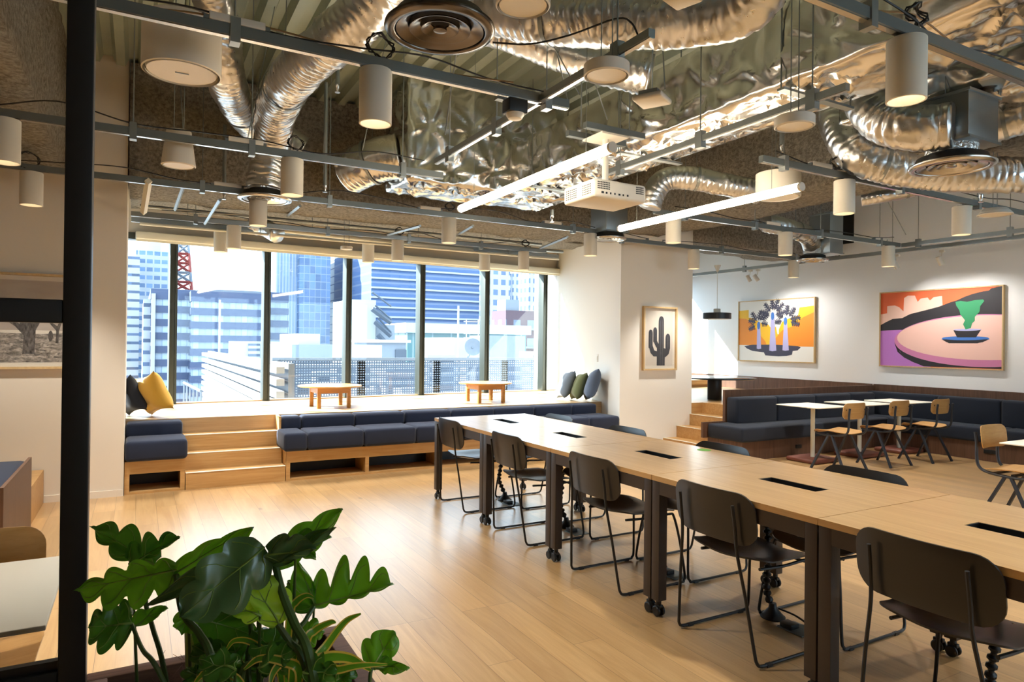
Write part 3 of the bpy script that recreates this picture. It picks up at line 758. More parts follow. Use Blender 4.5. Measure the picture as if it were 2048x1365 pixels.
# black sled chairs
def make_sled():
    t = thing('sled_chair', '', 'chair', (0, 0, 0))
    def seat(u, v):
        x, y = u, v; z = .437 - .012*math.cos(PI*min(1, abs(y)/.25)) + .02*(max(0, x-.12)/.1)*(-1) + .022*max(0, (-x-.12)/.1)
        return (x+.0, y, z), (0, 0, 1)
    MB().plate(rrect(.44, .455, .09), seat, .012).build('seat', BLKPLY, t, angle=50)
    def back(u, v):
        k = 1-(u/.25)**2; x = -.262 - .034*k - v*.13; return (x, u, .65+v), (1, 0, .13)
    MB().plate(rrect(.50, .24, .085), back, .012).build('backrest', BLKPLY, t, angle=50)
    for s in (-1, 1):
        p = smooth_path([(-.322, s*.165, .715), (-.306, s*.168, .60), (-.297, s*.172, .50), (-.276, s*.205, .30), (-.254, s*.235, .08), (-.245, s*.243, .028), (-.215, s*.245, .010), (-.1, s*.245, .0095), (.2, s*.245, .0095), (.235, s*.243, .02), (.245, s*.238, .06), (.225, s*.215, .25), (.20, s*.19, .39), (.17, s*.18, .408), (0, s*.18, .402), (-.16, s*.18, .41)], 5)
        fr = MB().tube(p, .0075, 8).build('side_frame', BLACKM, t)
        for gx in (-.17, .19): MB().box(gx-.016, gx+.016, s*.245-.009, s*.245+.009, 0, .014).build('glide', BLKPL, fr, smooth=False)
    MB().tube([(.15, -.18, .402), (.15, .18, .402)], .0075, 8).build('cross_bar', BLACKM, t)
    for s in (-1, 1): MB().lathe([(0, 0), (.006, 0), (.006, .002), (0, .003)], (.12, s*.10, .437), 10).build('seat_screw', SILVER, t)
    return t
SL = make_sled()
near = [(5.345, 'black sled chair at the camera side of the window-end table'), (4.31, 'black sled chair at the camera side of the second table from the windows'),
        (3.26, 'black sled chair at the camera side of the middle table'), (2.30, 'black sled chair at the camera side of the fourth table, its feet fully in view'),
        (1.33, 'large black sled chair cut by the bottom right of the picture')]
far = [(5.235, 'black sled chair across the window-end table, only its blue-lit backrest edge showing'), (4.235, 'black sled chair across the second table, backrest edge before the white pier'),
       (3.235, 'black sled chair across the middle table behind the green sticker'), (2.23, 'black sled chair across the fourth table, in front of the round-edged backrest view of the floor')]
SL.location = (2.645, near[0][0], 0); SL['label'] = near[0][1]; SL['group'] = 'black sled chairs along the near side'
for y, l in near[1:]: dup(SL, (2.645, y, 0), 0, l)
far[3] = (2.23, 'black sled chair across the fourth table, nearest chair of the far side')
for y, l in far: dup(SL, (3.14, y, 0), PI, l, 'black sled chairs along the far side')

# cable snakes and floor outlets under the tables
def snake(y, label, bend, cord=False):
    t = thing('cable_snake', label, 'cable guide', (2.94, y, 0), group='cable snakes under the tables')
    p = smooth_path([(2.87, y, .665), (2.875, y-.01, .5), (2.885, y-.02, .34), (2.885+bend*.3, y, .2), (2.92, y+.015, .11), (2.94, y, .055)], 5)
    Q = []
    for i in range(len(p)-1):
        k = max(1, int((p[i+1]-p[i]).length/.008)); Q += [p[i].lerp(p[i+1], j/k) for j in range(k)]
    MB().tube(Q, [.021 if i % 4 < 2 else .011 for i in range(len(Q))], 10).build('vertebrae', BLKPL, t)
    MB().lathe([(0, 0), (.062, 0), (.064, .006), (.05, .018), (.022, .05), (.018, .075), (0, .075)], (2.94, y, 0), 24).build('foot', BLKPL, t)
    if cord: MB().tube(smooth_path([(2.96, y-.02, .05), (3.0, y-.09, .03), (3.01, y-.16, .008), (2.98, y-.24, .006)], 5), .005, 6).build('cord', BLKPL, t)
    f = thing('floor_outlet', 'dark flush floor outlet plate beside the '+label.split('under ')[1]+' cable foot', 'outlet', (2.93, y-.16, 0), group='floor outlets')
    MB().box(2.86, 2.99, y-.24, y-.09, 0, .006, bev=.002).build('plate', GALVD, f)
    MB().box(2.87, 2.93, y-.17, y-.10, .006, .03, bev=.003).build('flap', BLKPL, f)
snake(5.38, 'black segmented cable snake under the window-end table', -.02)
snake(4.375, 'black segmented cable snake under the second table', -.02)
snake(3.32, 'black segmented cable snake under the middle table', .0)
snake(2.42, 'black segmented cable snake with loose cord under the fourth table', .02, True)
snake(1.36, 'black segmented cable snake under the nearest table', .02)

# ------------------------------------------------------------------ corner banquette
def banq():
    t = thing('corner_banquette', 'dark corner banquette with walnut base and navy cushions under the paintings', 'banquette', (8.5, 5.8, 0))
    MB().box(6.56, 9.47, 5.88, 6.46-e, 0, .232).build('base', WALNUT, t, smooth=False)
    MB().box(9.47, RX-.002, -2.5, 6.46-e, 0, .232).build('base', WALNUT, t, smooth=False)
    MB().box(6.44, 6.83, 6.42, 6.46-e, .232, .432).build('end_panel', WALNUT, t, smooth=False)
    MB().box(6.83, RX-.002, 6.42, 6.46-e, .232, .845).build('back_panel', WALNUT, t, smooth=False)
    MB().box(RX-.045, RX-.002, -2.5, 6.42, .232, .865).build('back_panel', WALNUT, t, smooth=False)
    MB().box(6.505, 9.53, 5.83, 6.415, .236, .42, bev=.03).build('seat_cushion', CHARC, t, angle=60)
    for a, b in ((4.4, 5.82), (2.9, 4.4), (1.4, 2.9), (-.1, 1.4), (-2.4, -.1)):
        MB().box(9.42, 10.05, a+.002, b-.002, .236, .42, bev=.03).build('seat_cushion', CHARC, t, angle=60)
    MB().box(9.535, 10.05, 5.825, 6.41, .236, .42, bev=.03).build('seat_cushion', CHARC, t, angle=60)
    for a, b in ((6.84, 7.62), (7.62, 8.42), (8.42, 9.22), (9.22, 9.80)):
        MB().box(a+.002, b-.002, 6.22, 6.415, .40, .755, bev=.035).build('back_cushion', CHARC, t, angle=60)
    for a, b in ((5.35, 6.41), (4.55, 5.35), (3.75, 4.55), (2.95, 3.75), (2.15, 2.95), (1.35, 2.15), (.5, 1.35), (-.4, .5)):
        MB().box(9.84, 10.05, a+.002, b-.002, .40, .765, bev=.035).build('back_cushion', CHARC, t, angle=60)
    MB().box(7.55, 7.66, 5.868, 5.88, .10, .145, bev=.002).build('power_socket', BLKPL, t)
    MB().box(9.458, 9.47, 4.42, 4.56, .10, .15, bev=.002).build('power_socket', BLKPL, t)
banq()
# low wainscot of the nook and its seat
struct(B(RX-.02, RX-.001, 6.46, 10.6, PZ, .865).build('trim_4', WALNUT, smooth=False))
t = thing('nook_bench', 'low oak bench below the far window of the raised nook', 'bench', (8.5, 10, PZ))
MB().box(CX1+.02, RX-.03, 9.75, 10.1, PZ+.05, PZ+.14).box(CX1+.02, RX-.03, 9.8, 9.83, PZ, PZ+.05).build('seat', OAK, t, smooth=False)
MB().box(CX1+.02, RX-.03, 10.1, 10.58, PZ, .79).build('back_ledge', OAK, t, smooth=False)

# square cafe tables on cast bases
def cafe_table(c, label, w=.62, bd=.21):
    t = thing('cafe_table', label, 'table', (0, 0, 0), group='small white cafe tables')
    MB().box(-w/2, w/2, -w/2, w/2, .688, .70, bev=.004).build('tabletop', WLAM, t)
    MB().cyl((0, 0, .05), (0, 0, .688), .026, .026, 18).build('pole', CREAM, t)
    MB().lathe([(0, .66), (.07, .66), (.07, .688), (0, .688)], (0, 0, 0), 18).build('top_plate', CREAM, t)
    MB().box(-.24, .24, -bd, bd, 0, .055, bev=.022).build('base', CAST, t)
    t.location = c; return t
cafe_table((7.41, 5.52, 0), 'white cafe table nearest the stairs, leftmost of the three on the banquette')
cafe_table((8.37, 5.53, 0), 'white cafe table in the middle of the three by the banquette')
cafe_table((9.20, 5.50, 0), 'white cafe table in the corner of the banquette')
ct = cafe_table((6.20, 2.42, 0), 'white cafe table with a green mark cut by the right picture edge', bd=.09)
tag(MB().lathe([(0, 0), (.05, 0), (.05, .001), (0, .001)], (6.10, 2.52, .70), 20).build('round_sticker', GREENL), 'round green sticker on the cafe table at the right edge', 'sticker')

# oak school chairs with compass legs, facing +Y
def make_school():
    t = thing('school_chair', '', 'chair', (0, 0, 0))
    def seat(u, v):
        return (u, v, .452 + .018*abs(u/.2)**2 - .03*max(0, (v-.12)/.08)**2 - .012*max(0, (-v)/.2)), (0, 0, 1)
    MB().plate(rrect(.41, .40, .075), seat, .011).build('seat', PLY, t, angle=50)
    def back(u, v):
        k = (u/.2)**2; return (u, -.235 + .035*k - v*.10, .705+v), (0, 1, .1)
    MB().plate(rrect(.40, .185, .06), back, .011).build('backrest', PLY, t, angle=50)
    def bar(p, q, a, b, m):
        p, q = Vector(p), Vector(q); d = (q-p).normalized(); s = Vector((1, 0, 0)); n = d.cross(s).normalized()
        P = [p+s*a/2*i+n*b/2*j for i, j in ((-1, -1), (1, -1), (1, 1), (-1, 1))]; m.prism(P, q-p)
    for s in (-1, 1):
        x = s*.165; m = MB()
        m.tube(smooth_path([(x, -.262, .74), (x, -.252, .66), (x, -.25, .54), (x, -.236, .47), (x, -.19, .432), (x, -.08, .415), (x, .06, .41), (x, .17, .428)], 5), .0125, 8)
        m.build('side_frame', STEELB, t)
        for fy in (-.235, .20):
            m = MB(); bar((x, -.02+(.02 if fy > 0 else -.02), .412), (x+s*.045, fy, .0), .026, .02, m); m.build('leg', STEELB, t, smooth=False)
    for q in (0, -.13): MB().box(-.165, .165, q, q+.03, .418, .433).build('cross_bar', STEELB, t, smooth=False)
    for s in (-1, 1): MB().lathe([(0, 0), (.008, 0), (.008, .004), (0, .005)], (s*.165, -.222, .72), 10, axis=(0, 1, .1)).build('screw', SILVER, t)
    return t
SC_ = make_school(); SC_['group'] = 'oak school chairs'
SC_.location = (7.16, 5.0, 0); SC_['label'] = 'oak school chair at the left cafe table of the banquette'
dup(SC_, (8.03, 5.0, 0), 0, 'oak school chair at the middle cafe table of the banquette')
dup(SC_, (8.82, 4.95, 0), 0, 'oak school chair at the corner cafe table, rightmost of the three')
dup(SC_, (6.22, 2.72, 0), PI, 'oak school chair facing the camera at the right picture edge')
dup(SC_, (-.46, 2.52, 0), PI, 'oak school chair behind the glass partition at the lower left')

# table behind the partition
t = thing('cafe_table', 'white cafe table behind the glass partition at lower left', 'table', (-.52, 2.31, 0), group='small white cafe tables')
MB().box(-.9, -.19, 2.0, 2.62, .706, .72, bev=.003).build('tabletop', WLAM, t)
MB().cyl((-.42, 2.3, .02), (-.42, 2.3, .706), .03).build('pole', BLACKM, t)
MB().lathe([(0, 0), (.14, 0), (.14, .012), (.05, .02), (0, .02)], (-.42, 2.3, 0), 28).build('base', BLACKM, t)
# banquette end and wooden step at the far left
t = thing('panelled_bench', 'navy bench end with wood panel seen through the partition', 'bench', (-1.2, 5.6, 0))
MB().box(-1.8, -.70, 4.9, 6.1, 0, .33).build('base', OAK, t, smooth=False)
MB().box(-.70, -.68, 4.9, 6.1, 0, .545).build('end_panel', WALNUT, t, smooth=False)
MB().box(-1.8, -.70, 4.92, 6.08, .33, .53, bev=.04).build('cushion', NAVY, t, angle=60)
t = thing('wooden_step', 'low oak step against the left wall behind the partition', 'step', (-1.1, 6.6, 0))
MB().box(-1.8, -.70, 6.15, CY-.015, 0, .29).build('body', OAK, t, smooth=False)

# low black table in the raised nook and its pendant
t = thing('low_table', 'low black glossy round table in the raised nook', 'table', (7.65, 7.4, PZ))
MB().lathe([(0, .318), (.58, .318), (.60, .325), (.60, .334), (.59, .338), (0, .338)], (7.65, 7.4, PZ), 56).build('tabletop', DKTABLE, t)
MB().lathe([(0, 0), (.105, 0), (.105, .318), (0, .318)], (7.65, 7.4, PZ), 28).build('pedestal', BLACKM, t)
p = at(1434, 633, Y=7.4)
t = thing('pendant_lamp', 'flat black drum pendant over the nook table', 'lamp', (p.x, p.y, p.z))
MB().lathe([(0, -.045), (.195, -.045), (.208, -.04), (.208, .045), (.2, .05), (0, .05)], p, 40).build('shade', STEELB, t)
MB().lathe([(0, .05), (.052, .05), (.052, .11), (.045, .115), (0, .115)], p, 24).build('cap', WHITEP, t)
MB().lathe([(0, -.046), (.19, -.046), (0, -.047)], p, 32).build('diffuser', WHITEP, t)
MB().cyl(p+Vector((0, 0, .11)), Vector((p.x, p.y, 2.62)), .004, .004, 6).build('cord', WHITEP, t)
MB().lathe([(0, 0), (.012, 0), (.05, .09), (.05, .1), (0, .1)], (p.x, p.y, 2.56), 20).build('canopy', WHITEP, t)

# ------------------------------------------------------------------ pictures
def frame_on(axis, lo, hi, z0, z1, wall, depth, fw, name, label, mat, cat='painting'):
    """picture frame on a wall: axis 'x' lies on a wall Y=const facing -Y, axis 'y' on a wall X=const facing -X"""
    c = ((lo+hi)/2, wall, z0) if axis == 'x' else (wall, (lo+hi)/2, z0)
    t = thing(name, label, cat, c)
    def bx(a0, a1, d0, d1, b0, b1, m):
        if axis == 'x': m.box(a0, a1, wall-d1, wall-d0, b0, b1)
        else: m.box(wall-d1, wall-d0, a0, a1, b0, b1)
    m = MB(); bx(lo, hi, .002, depth, z0, z0+fw, m); bx(lo, hi, .002, depth, z1-fw, z1, m); bx(lo, lo+fw, .002, depth, z0+fw, z1-fw, m); bx(hi-fw, hi, .002, depth, z0+fw, z1-fw, m)
    m.build('frame', mat, t, smooth=False)
    return t, bx
def col(name, c): return MATS.get(name) or plain(name, c, .6, bump=.1, bscale=140)
def blob(cx, cy, pts): return [(cx+x, cy+y) for x, y in pts]
def art(t, lo, hi, z0, z1, X, layers, name='canvas', axis='y', flip=True):
    """flat painted shapes: layers = [(material, [(u,v)...])], u,v in 0..1 as seen from the room"""
    m = MB(); mats = []
    for k, (mt, pts) in enumerate(layers):
        if mt not in mats: mats.append(mt)
        m.mi = mats.index(mt); d = .0004*k
        if axis == 'y': m.poly([(X-d, hi-(hi-lo)*u, z1-(z1-z0)*v) for u, v in pts])
        else: m.poly([(lo+(hi-lo)*u, X-d, z1-(z1-z0)*v) for u, v in pts])
    return m.build(name, mats, t, smooth=False)
FULL = [(0, 0), (1, 0), (1, 1), (0, 1)]
def ell(cx, cy, rx, ry, n=40, a0=0, a1=360): return [(cx+rx*math.cos(math.radians(a0+(a1-a0)*i/n)), cy+ry*math.sin(math.radians(a0+(a1-a0)*i/n))) for i in range(n+(1 if a1-a0 < 360 else 0))]
def clip01(p): return [(min(1, max(0, u)), min(1, max(0, v))) for u, v in p]
# big painting: round pink table with a plant
c_pk = col('paint_pink', srgb(240, 196, 184)); c_rs = col('paint_rose', srgb(206, 128, 172)); c_bk = col('paint_black', srgb(40, 38, 44)); c_or = col('paint_orange', srgb(226, 104, 58))
c_vi = col('paint_violet', srgb(190, 122, 206)); c_sk = col('paint_shell', srgb(240, 200, 184)); c_gr = col('paint_green', srgb(48, 142, 96)); c_bl = col('paint_blue', srgb(66, 120, 200)); c_lav = col('paint_lavender', srgb(184, 180, 226))
lo, hi, z0, z1 = 4.62, 6.33, 1.145, 2.29
t, bx = frame_on('y', lo, hi, z0, z1, RX, .05, .016, 'painting', 'large painting of a round pink table with a green potted plant', ASHF)
a = (lo+.016, hi-.016, z0+.016, z1-.016); X = RX-.036
m = MB(); bx(lo+.016, hi-.016, .002, .034, z0+.016, z1-.016, m); m.build('stretcher', ASHF, t, smooth=False)
hill = [(0, .44), (.05, .40), (.11, .36), (.20, .35), (.27, .30), (.36, .27), (.42, .25), (.52, .215), (.6, .17), (.66, .145), (.72, .105), (.78, .075), (.86, .05), (.9, .045), (.92, .02), (1, .0), (1, .55), (.4, .55), (.19, .51), (0, .52)]
layers = [(c_or, FULL), (c_sk, [(0, .29), (.06, .28), (.06, .18), (.13, .175), (.17, .2), (.21, .26), (.215, .08), (.25, .05), (.31, .055), (.335, .14), (.36, .10), (.42, .09), (.44, .13), (.47, .09), (.54, .08), (.545, .2), (.3, .32), (0, .45)]),
          (c_vi, [(0, .51), (.21, .505), (.45, .7), (.45, 1), (0, 1)]), (c_bk, hill),
          (c_bk, [(.14, .72), (.2, .84), (.30, .94), (.39, .995), (1, .995), (1, .9), (.6, .9), (.3, .84), (.2, .77)]),
          (c_rs, clip01([(1.05, .345)] + [(.83+.70*math.cos(math.radians(th)), .655+.325*math.sin(math.radians(th))) for th in range(290, 70, -6)] + [(1.05, .96)])),
          (c_bk, clip01([(.13, .68), (.145, .75), (.185, .815), (.25, .865), (.33, .905), (.42, .935), (.52, .96), (.6, .985), (.42, .985), (.31, .95), (.22, .885), (.16, .81)])),
          (c_pk, clip01([(1.05, .35)] + [(.85+.695*math.cos(math.radians(th)), .62+.275*math.sin(math.radians(th))) for th in range(288, 72, -6)] + [(1.05, .90)])),
          (c_bk, [(.55, .64), (.9, .64), (.82, .69), (.6, .69)]), (c_bl, ell(.725, .635, .185, .03)), (c_bk, [(.545, .64), (.905, .64), (.86, .675), (.80, .69), (.64, .69), (.58, .675)]), (c_bl, ell(.725, .625, .18, .026)),
          (c_bk, [(.635, .525), (.85, .515), (.81, .615), (.665, .615)]), (c_lav, ell(.742, .52, .107, .014)),
          (c_gr, [(.73, .515), (.71, .45), (.725, .40), (.69, .33), (.68, .27), (.655, .21), (.65, .165), (.69, .155), (.74, .17), (.80, .155), (.86, .15), (.87, .17), (.84, .23), (.835, .3), (.80, .36), (.80, .41), (.78, .44), (.77, .50)])]
art(t, *a, X, layers)
# small painting: three palms before orange hills
c_wh = col('paint_white', srgb(236, 234, 228)); c_ye = col('paint_yellow', srgb(246, 192, 30)); c_o2 = col('paint_amber', srgb(238, 146, 36)); c_dk = col('paint_charcoal', srgb(64, 62, 82))
lo, hi, z0, z1 = 7.47, 9.14, 1.155, 2.29
t, bx = frame_on('y', lo, hi, z0, z1, RX, .05, .016, 'painting', 'smaller painting of three palm trees before orange and yellow hills', ASHF)
m = MB(); bx(lo+.016, hi-.016, .002, .034, z0+.016, z1-.016, m); m.build('stretcher', ASHF, t, smooth=False)
def frond(cx, cy, ang, L, w):
    """lobed palm frond as one outline"""
    pts = []; n = 4
    def P(t_, s): ca, sa = math.cos(ang), math.sin(ang); return (cx+(t_*ca-s*sa)*.68, cy-(t_*sa+s*ca))
    for i in range(n):
        t0 = L*(.15+.2*i); pts += [P(t0, .012), P(t0+L*.18, w*(1-.12*i)), P(t0+L*.24, w*(.75-.1*i)), P(t0+L*.13, .016)]
    pts.append(P(L*1.05, 0))
    for i in reversed(range(n)):
        t0 = L*(.15+.2*i); pts += [P(t0+L*.13, -.016), P(t0+L*.24, -w*(.75-.1*i)), P(t0+L*.18, -w*(1-.12*i)), P(t0, -.012)]
    pts.append(P(0, 0)); return pts
layers = [(c_wh, FULL), (c_ye, [(0, .15), (.14, .14), (.14, .27), (.22, .29), (.30, .36), (.42, .40), (.44, .44), (.53, .44), (.54, .5), (.56, .48), (.6, .36), (.7, .3), (.8, .27), (.82, .14), (1, .12), (1, .76), (0, .74)]),
          (c_o2, [(0, .28), (.1, .29), (.18, .35), (.22, .42), (.3, .56), (.38, .68), (.4, .75), (0, .74)]), (c_o2, [(1, .22), (.86, .3), (.76, .42), (.6, .5), (.52, .62), (.46, .75), (1, .76)]),
          (c_wh, [(.52, .44), (.56, .44), (.56, .56), (.54, .56)]),
          (c_dk, [(.08, .76), (.2, .735), (.5, .73), (.8, .75), (.84, .77), (.8, .82), (.74, .83), (.73, .89), (.66, .91), (.56, .92), (.38, .91), (.36, .86), (.2, .84), (.12, .80)])]
for cx, top, bot, bw in ((.285, .36, .80, .05), (.475, .21, .83, .085), (.645, .3, .82, .07)):
    layers.append((c_lav, [(cx-.02, top), (cx+.02, top), (cx+.026, top+.15), (cx+bw/2+.012, bot), (cx, bot+.01), (cx-bw/2, bot), (cx-.022, top+.15)]))
    layers.append((c_bl, ell(cx, top+.05, .022, .065, 16)))
for cx, cy, a_, L in ((.28, .33, 1.3, .16), (.3, .33, .9, .17), (.26, .34, 2.2, .17), (.25, .36, 2.9, .15), (.24, .41, 3.6, .14), (.32, .37, -.2, .12), (.33, .32, .6, .15),
                      (.48, .17, 1.7, .16), (.5, .17, 1.2, .18), (.45, .19, 2.3, .17), (.52, .19, .7, .18), (.43, .22, 2.9, .16), (.55, .23, .2, .14),
                      (.66, .27, 1.5, .16), (.69, .28, .9, .16), (.7, .32, .1, .18), (.62, .29, 2.6, .14), (.6, .34, 3.3, .12), (.71, .36, -.3, .16)):
    layers.append((c_dk, frond(cx, cy, a_, L*1.12, .062)))
art(t, lo+.016, hi-.016, z0+.016, z1-.016, X, layers)
# framed cactus photograph on the pier
lo, hi, z0, z1 = 5.945, 6.545, 1.09, 1.96
t, bx = frame_on('x', lo, hi, z0, z1, CY, .045, .022, 'framed_photograph', 'framed photograph of a tall cactus on the pier', ASHF, 'picture')
c_pp = col('photo_paper', srgb(222, 212, 198)); c_mat = col('mount_board', srgb(238, 230, 216)); c_c1 = col('cactus_grey', srgb(66, 66, 72)); c_c2 = col('cactus_light', srgb(108, 108, 112))
cap = lambda cx, t_, b_, w, n=8: [(cx-w, b_)] + [(cx-w*math.cos(math.radians(180*i/n)), t_+w*1.0-(w*.9)*math.sin(math.radians(180*i/n))) for i in range(n+1)] + [(cx+w, b_)]
layers = [(c_mat, FULL), (c_pp, [(.07, .05), (.93, .05), (.93, .95), (.07, .95)]),
          (c_c1, cap(.56, .12, .95, .085)), (c_c1, [(.42, .66), (.68, .66), (.68, .95), (.42, .95)]),
          (c_c1, cap(.22, .35, .66, .065)), (c_c1, [(.16, .62), (.285, .62), (.34, .7), (.46, .72), (.46, .8), (.32, .8), (.22, .74)]),
          (c_c1, cap(.36, .31, .56, .06)), (c_c1, [(.3, .54), (.42, .54), (.5, .62), (.5, .68), (.4, .65)]),
          (c_c1, cap(.77, .41, .68, .075)), (c_c1, [(.695, .66), (.845, .66), (.8, .76), (.7, .81), (.6, .8), (.62, .74)]),
          (c_c1, cap(.50, .18, .34, .03)),
          (c_c2, [(.52, .2), (.535, .2), (.535, .95), (.52, .95)]), (c_c2, [(.585, .2), (.6, .2), (.6, .95), (.585, .95)]), (c_c2, [(.2, .42), (.21, .42), (.23, .64), (.22, .64)]), (c_c2, [(.76, .47), (.775, .47), (.775, .66), (.76, .66)])]
art(t, lo+.022, hi-.022, z0+.022, z1-.022, CY-.012, layers, 'print', 'x')
m = MB(); bx(lo+.022, hi-.022, .028, .031, z0+.022, z1-.022, m); m.build('picture_glazing', PIC_G, t, smooth=False)
# desert photograph on the left wall
lo, hi, z0, z1 = -1.9, -.42, 1.165, 1.985
t, bx = frame_on('x', lo, hi, z0, z1, CY, .05, .02, 'framed_photograph', 'large framed black and white desert photograph behind the partition', ASHF, 'picture')
dn = NT('desert_scrub'); v = dn.coords((1, 1, 2.2)); dn.bsdf(dn.ramp(dn.noise(v, 16, 8, .75, .6), [(.36, srgb(60, 56, 54)), (.5, srgb(150, 142, 134)), (.62, srgb(206, 196, 184))]), .5)
sk = NT('photo_sky'); sk.bsdf(sk.ramp(sk.noise(sk.coords((.6, 1, 2)), 2.5, 4), [(.3, srgb(186, 172, 162)), (.7, srgb(214, 204, 194))]), .5)
bkk = NT('tree_bark'); bkk.bsdf(bkk.ramp(bkk.noise(bkk.coords((3, 1, 1)), 22, 6, .7), [(.35, srgb(44, 42, 42)), (.65, srgb(128, 122, 118))]), .5)
u_ = lambda px: (at(px, 640, Y=CY).x-lo-.02)/(hi-lo-.04)
layers = [(c_mat, FULL), (sk.m, [(.03, .05), (.97, .05), (.97, .6), (.03, .6)]), (dn.m, [(.03, .66), (.2, .64), (.4, .6), (.6, .63), (.8, .64), (.97, .62), (.97, .955), (.03, .955)])]
tx = u_(60)
layers += [(bkk.m, [(tx-.035, .86), (tx-.028, .66), (tx-.07, .56), (tx-.14, .46), (tx-.12, .44), (tx-.05, .53), (tx-.03, .44), (tx-.02, .3), (tx+.005, .3), (tx+.005, .5), (tx+.02, .52), (tx+.05, .42), (tx+.09, .34), (tx+.1, .36), (tx+.06, .47), (tx+.03, .6), (tx+.025, .86)]),
           (bkk.m, [(u_(112), .74), (u_(113), .6), (u_(100), .52), (u_(102), .5), (u_(115), .55), (u_(122), .47), (u_(125), .48), (u_(119), .6), (u_(118), .74)]),
           (bkk.m, ell(u_(102), .66, .012, .06, 14)), (bkk.m, [(u_(20)-.02, .42), (u_(20), .32), (u_(20)+.02, .42)])]
art(t, lo+.02, hi-.02, z0+.02, z1-.02, CY-.012, layers, 'print', 'x')
m = MB(); bx(lo+.02, hi-.02, .03, .033, z0+.02, z1-.02, m); m.build('picture_glazing', PIC_G, t, smooth=False)
# ------------------------------------------------------------------ lighting tracks
TZ = 2.70
def rods(t, pts, top=3.97, r=.004):
    for p in pts:
        MB().cyl((p[0], p[1], p[2]), (p[0], p[1], top), r, r, 6).build('hanger_rod', GALV, t)
        MB().box(p[0]-.02, p[0]+.02, p[1]-.028, p[1]+.028, p[2]-.075, p[2]+.03).build('clamp', GALV, t, smooth=False)
def track(label, a, b, hang, mat=GALVD, group='lighting tracks under the ceiling', w=.042, h=.05, name='lighting_track'):
    a, b = Vector(a), Vector(b); t = thing(name, label, 'track', tuple((a+b)/2), group=group)
    d = (b-a); L = d.length; d.normalize(); s = Vector((-d.y, d.x, 0))
    def bar(o0, o1, z0, z1, nm, mt):
        P = [a+s*o0+Vector((0, 0, z0)), a+s*o1+Vector((0, 0, z0)), a+s*o1+Vector((0, 0, z1)), a+s*o0+Vector((0, 0, z1))]
        MB().prism(P, d*L).build(nm, mt, t, smooth=False)
    bar(-w/2, w/2, .004, h, 'channel', mat); bar(-w*.32, w*.32, 0, .004, 'lip', SILVER)
    rods(t, [a+d*(L*f)+Vector((0, 0, h)) for f in hang]); return t
YA, YB_, YC, YD, YE, YF, YG, YH, YW = 3.04, 4.82, 6.25, 7.95, 1.62, 3.22, 5.01, 6.55, 8.33
track('grey lighting track crossing the upper left, nearest of the left ones', (-2.4, YA, TZ), (2.02, YA, TZ), (.3, .62, .97))
track('grey lighting track second from the camera at left, ending at the foil duct', (-2.6, YB_, TZ), (2.05, YB_, TZ), (.2, .55, .7, .93))
track('grey lighting track third from the camera, passing below the foil box duct', (-2.4, YC, TZ), (4.75, YC, TZ), (.2, .4, .55, .93))
track('pale lighting track close to the windows', (-.08, YD, TZ), (4.95, YD, TZ), (.12, .4, .6, .8), GALV)
track('pale lighting track right above the window blind', (-.08, YW, TZ), (5.4, YW, TZ), (.1, .35, .6, .85), GALV)
track('grey lighting track at the top right, nearest the camera', (1.9, YE, TZ), (5.8, YE, TZ), (.15, .55, .97))
track('grey lighting track below the big round right diffuser', (3.75, YF, TZ), (8.4, YF, TZ), (.05, .35, .6, .85))
track('grey lighting track ahead of the right beams, ending at the wall rail', (4.35, YG, TZ), (8.35, YG, TZ), (.1, .35, .62, .9))
track('grey lighting track passing in front of the white pier', (4.75, YH, TZ), (9.0, YH, TZ), (.1, .5, .85))
track('galvanized rail along the picture wall, the nearer of two', (8.4, 1.0, TZ), (8.4, 5.0, TZ), (.4, .7, .95), GALV, 'rails along the picture wall')
track('galvanized rail along the picture wall, the farther of two', (8.85, 1.2, TZ), (8.85, 9.6, TZ), (.2, .5, .8), GALV, 'rails along the picture wall')
track('long pale strut running toward the windows left of the ceiling speaker', (1.845, 2.15, TZ), (1.845, 4.45, TZ), (.1, .6, .9), GALV, 'long struts over the room', .034, .04)
track('long pale strut running toward the windows above the two light tubes', (3.06, 2.1, TZ), (3.06, 4.1, TZ), (.1, .5, .9), GALV, 'long struts over the room', .034, .04)

# small struts, pipes and cross pieces near the window
def stick(name, label, cat, pts, r, mat, group=None, seg=8, n=6):
    pts = [Vector(p) for p in pts]
    return tag(MB().tube(smooth_path(pts, n) if len(pts) > 2 else pts, r, seg).build(name, mat), label, cat, group)
for i, (x0, x1, y, z, lb) in enumerate(((.0, 5.3, 8.15, 2.66, 'thin pale service pipe just over the window blind'), (.0, 5.4, 8.2, 2.78, 'grey service pipe above the thin one over the window blind'), (.0, 4.9, 7.98, 2.82, 'upper grey service pipe along the window beam'))):
    stick('service_pipe', lb, 'pipe', [(x0, y, z), (x1, y, z)], (.016, .022, .018)[i], (CREAM, GALV, GALV)[i], 'service pipes over the windows')
t = thing('cable_strut', 'pale short strut hanging from the third track at left', 'strut', tuple(at(290, 395, Y=6.1)))
m = MB(); m.tube([at(297, 362, Y=6.2), at(287, 425, Y=6.9)], .028, 4); m.build('hanger', CREAM, t, smooth=False)
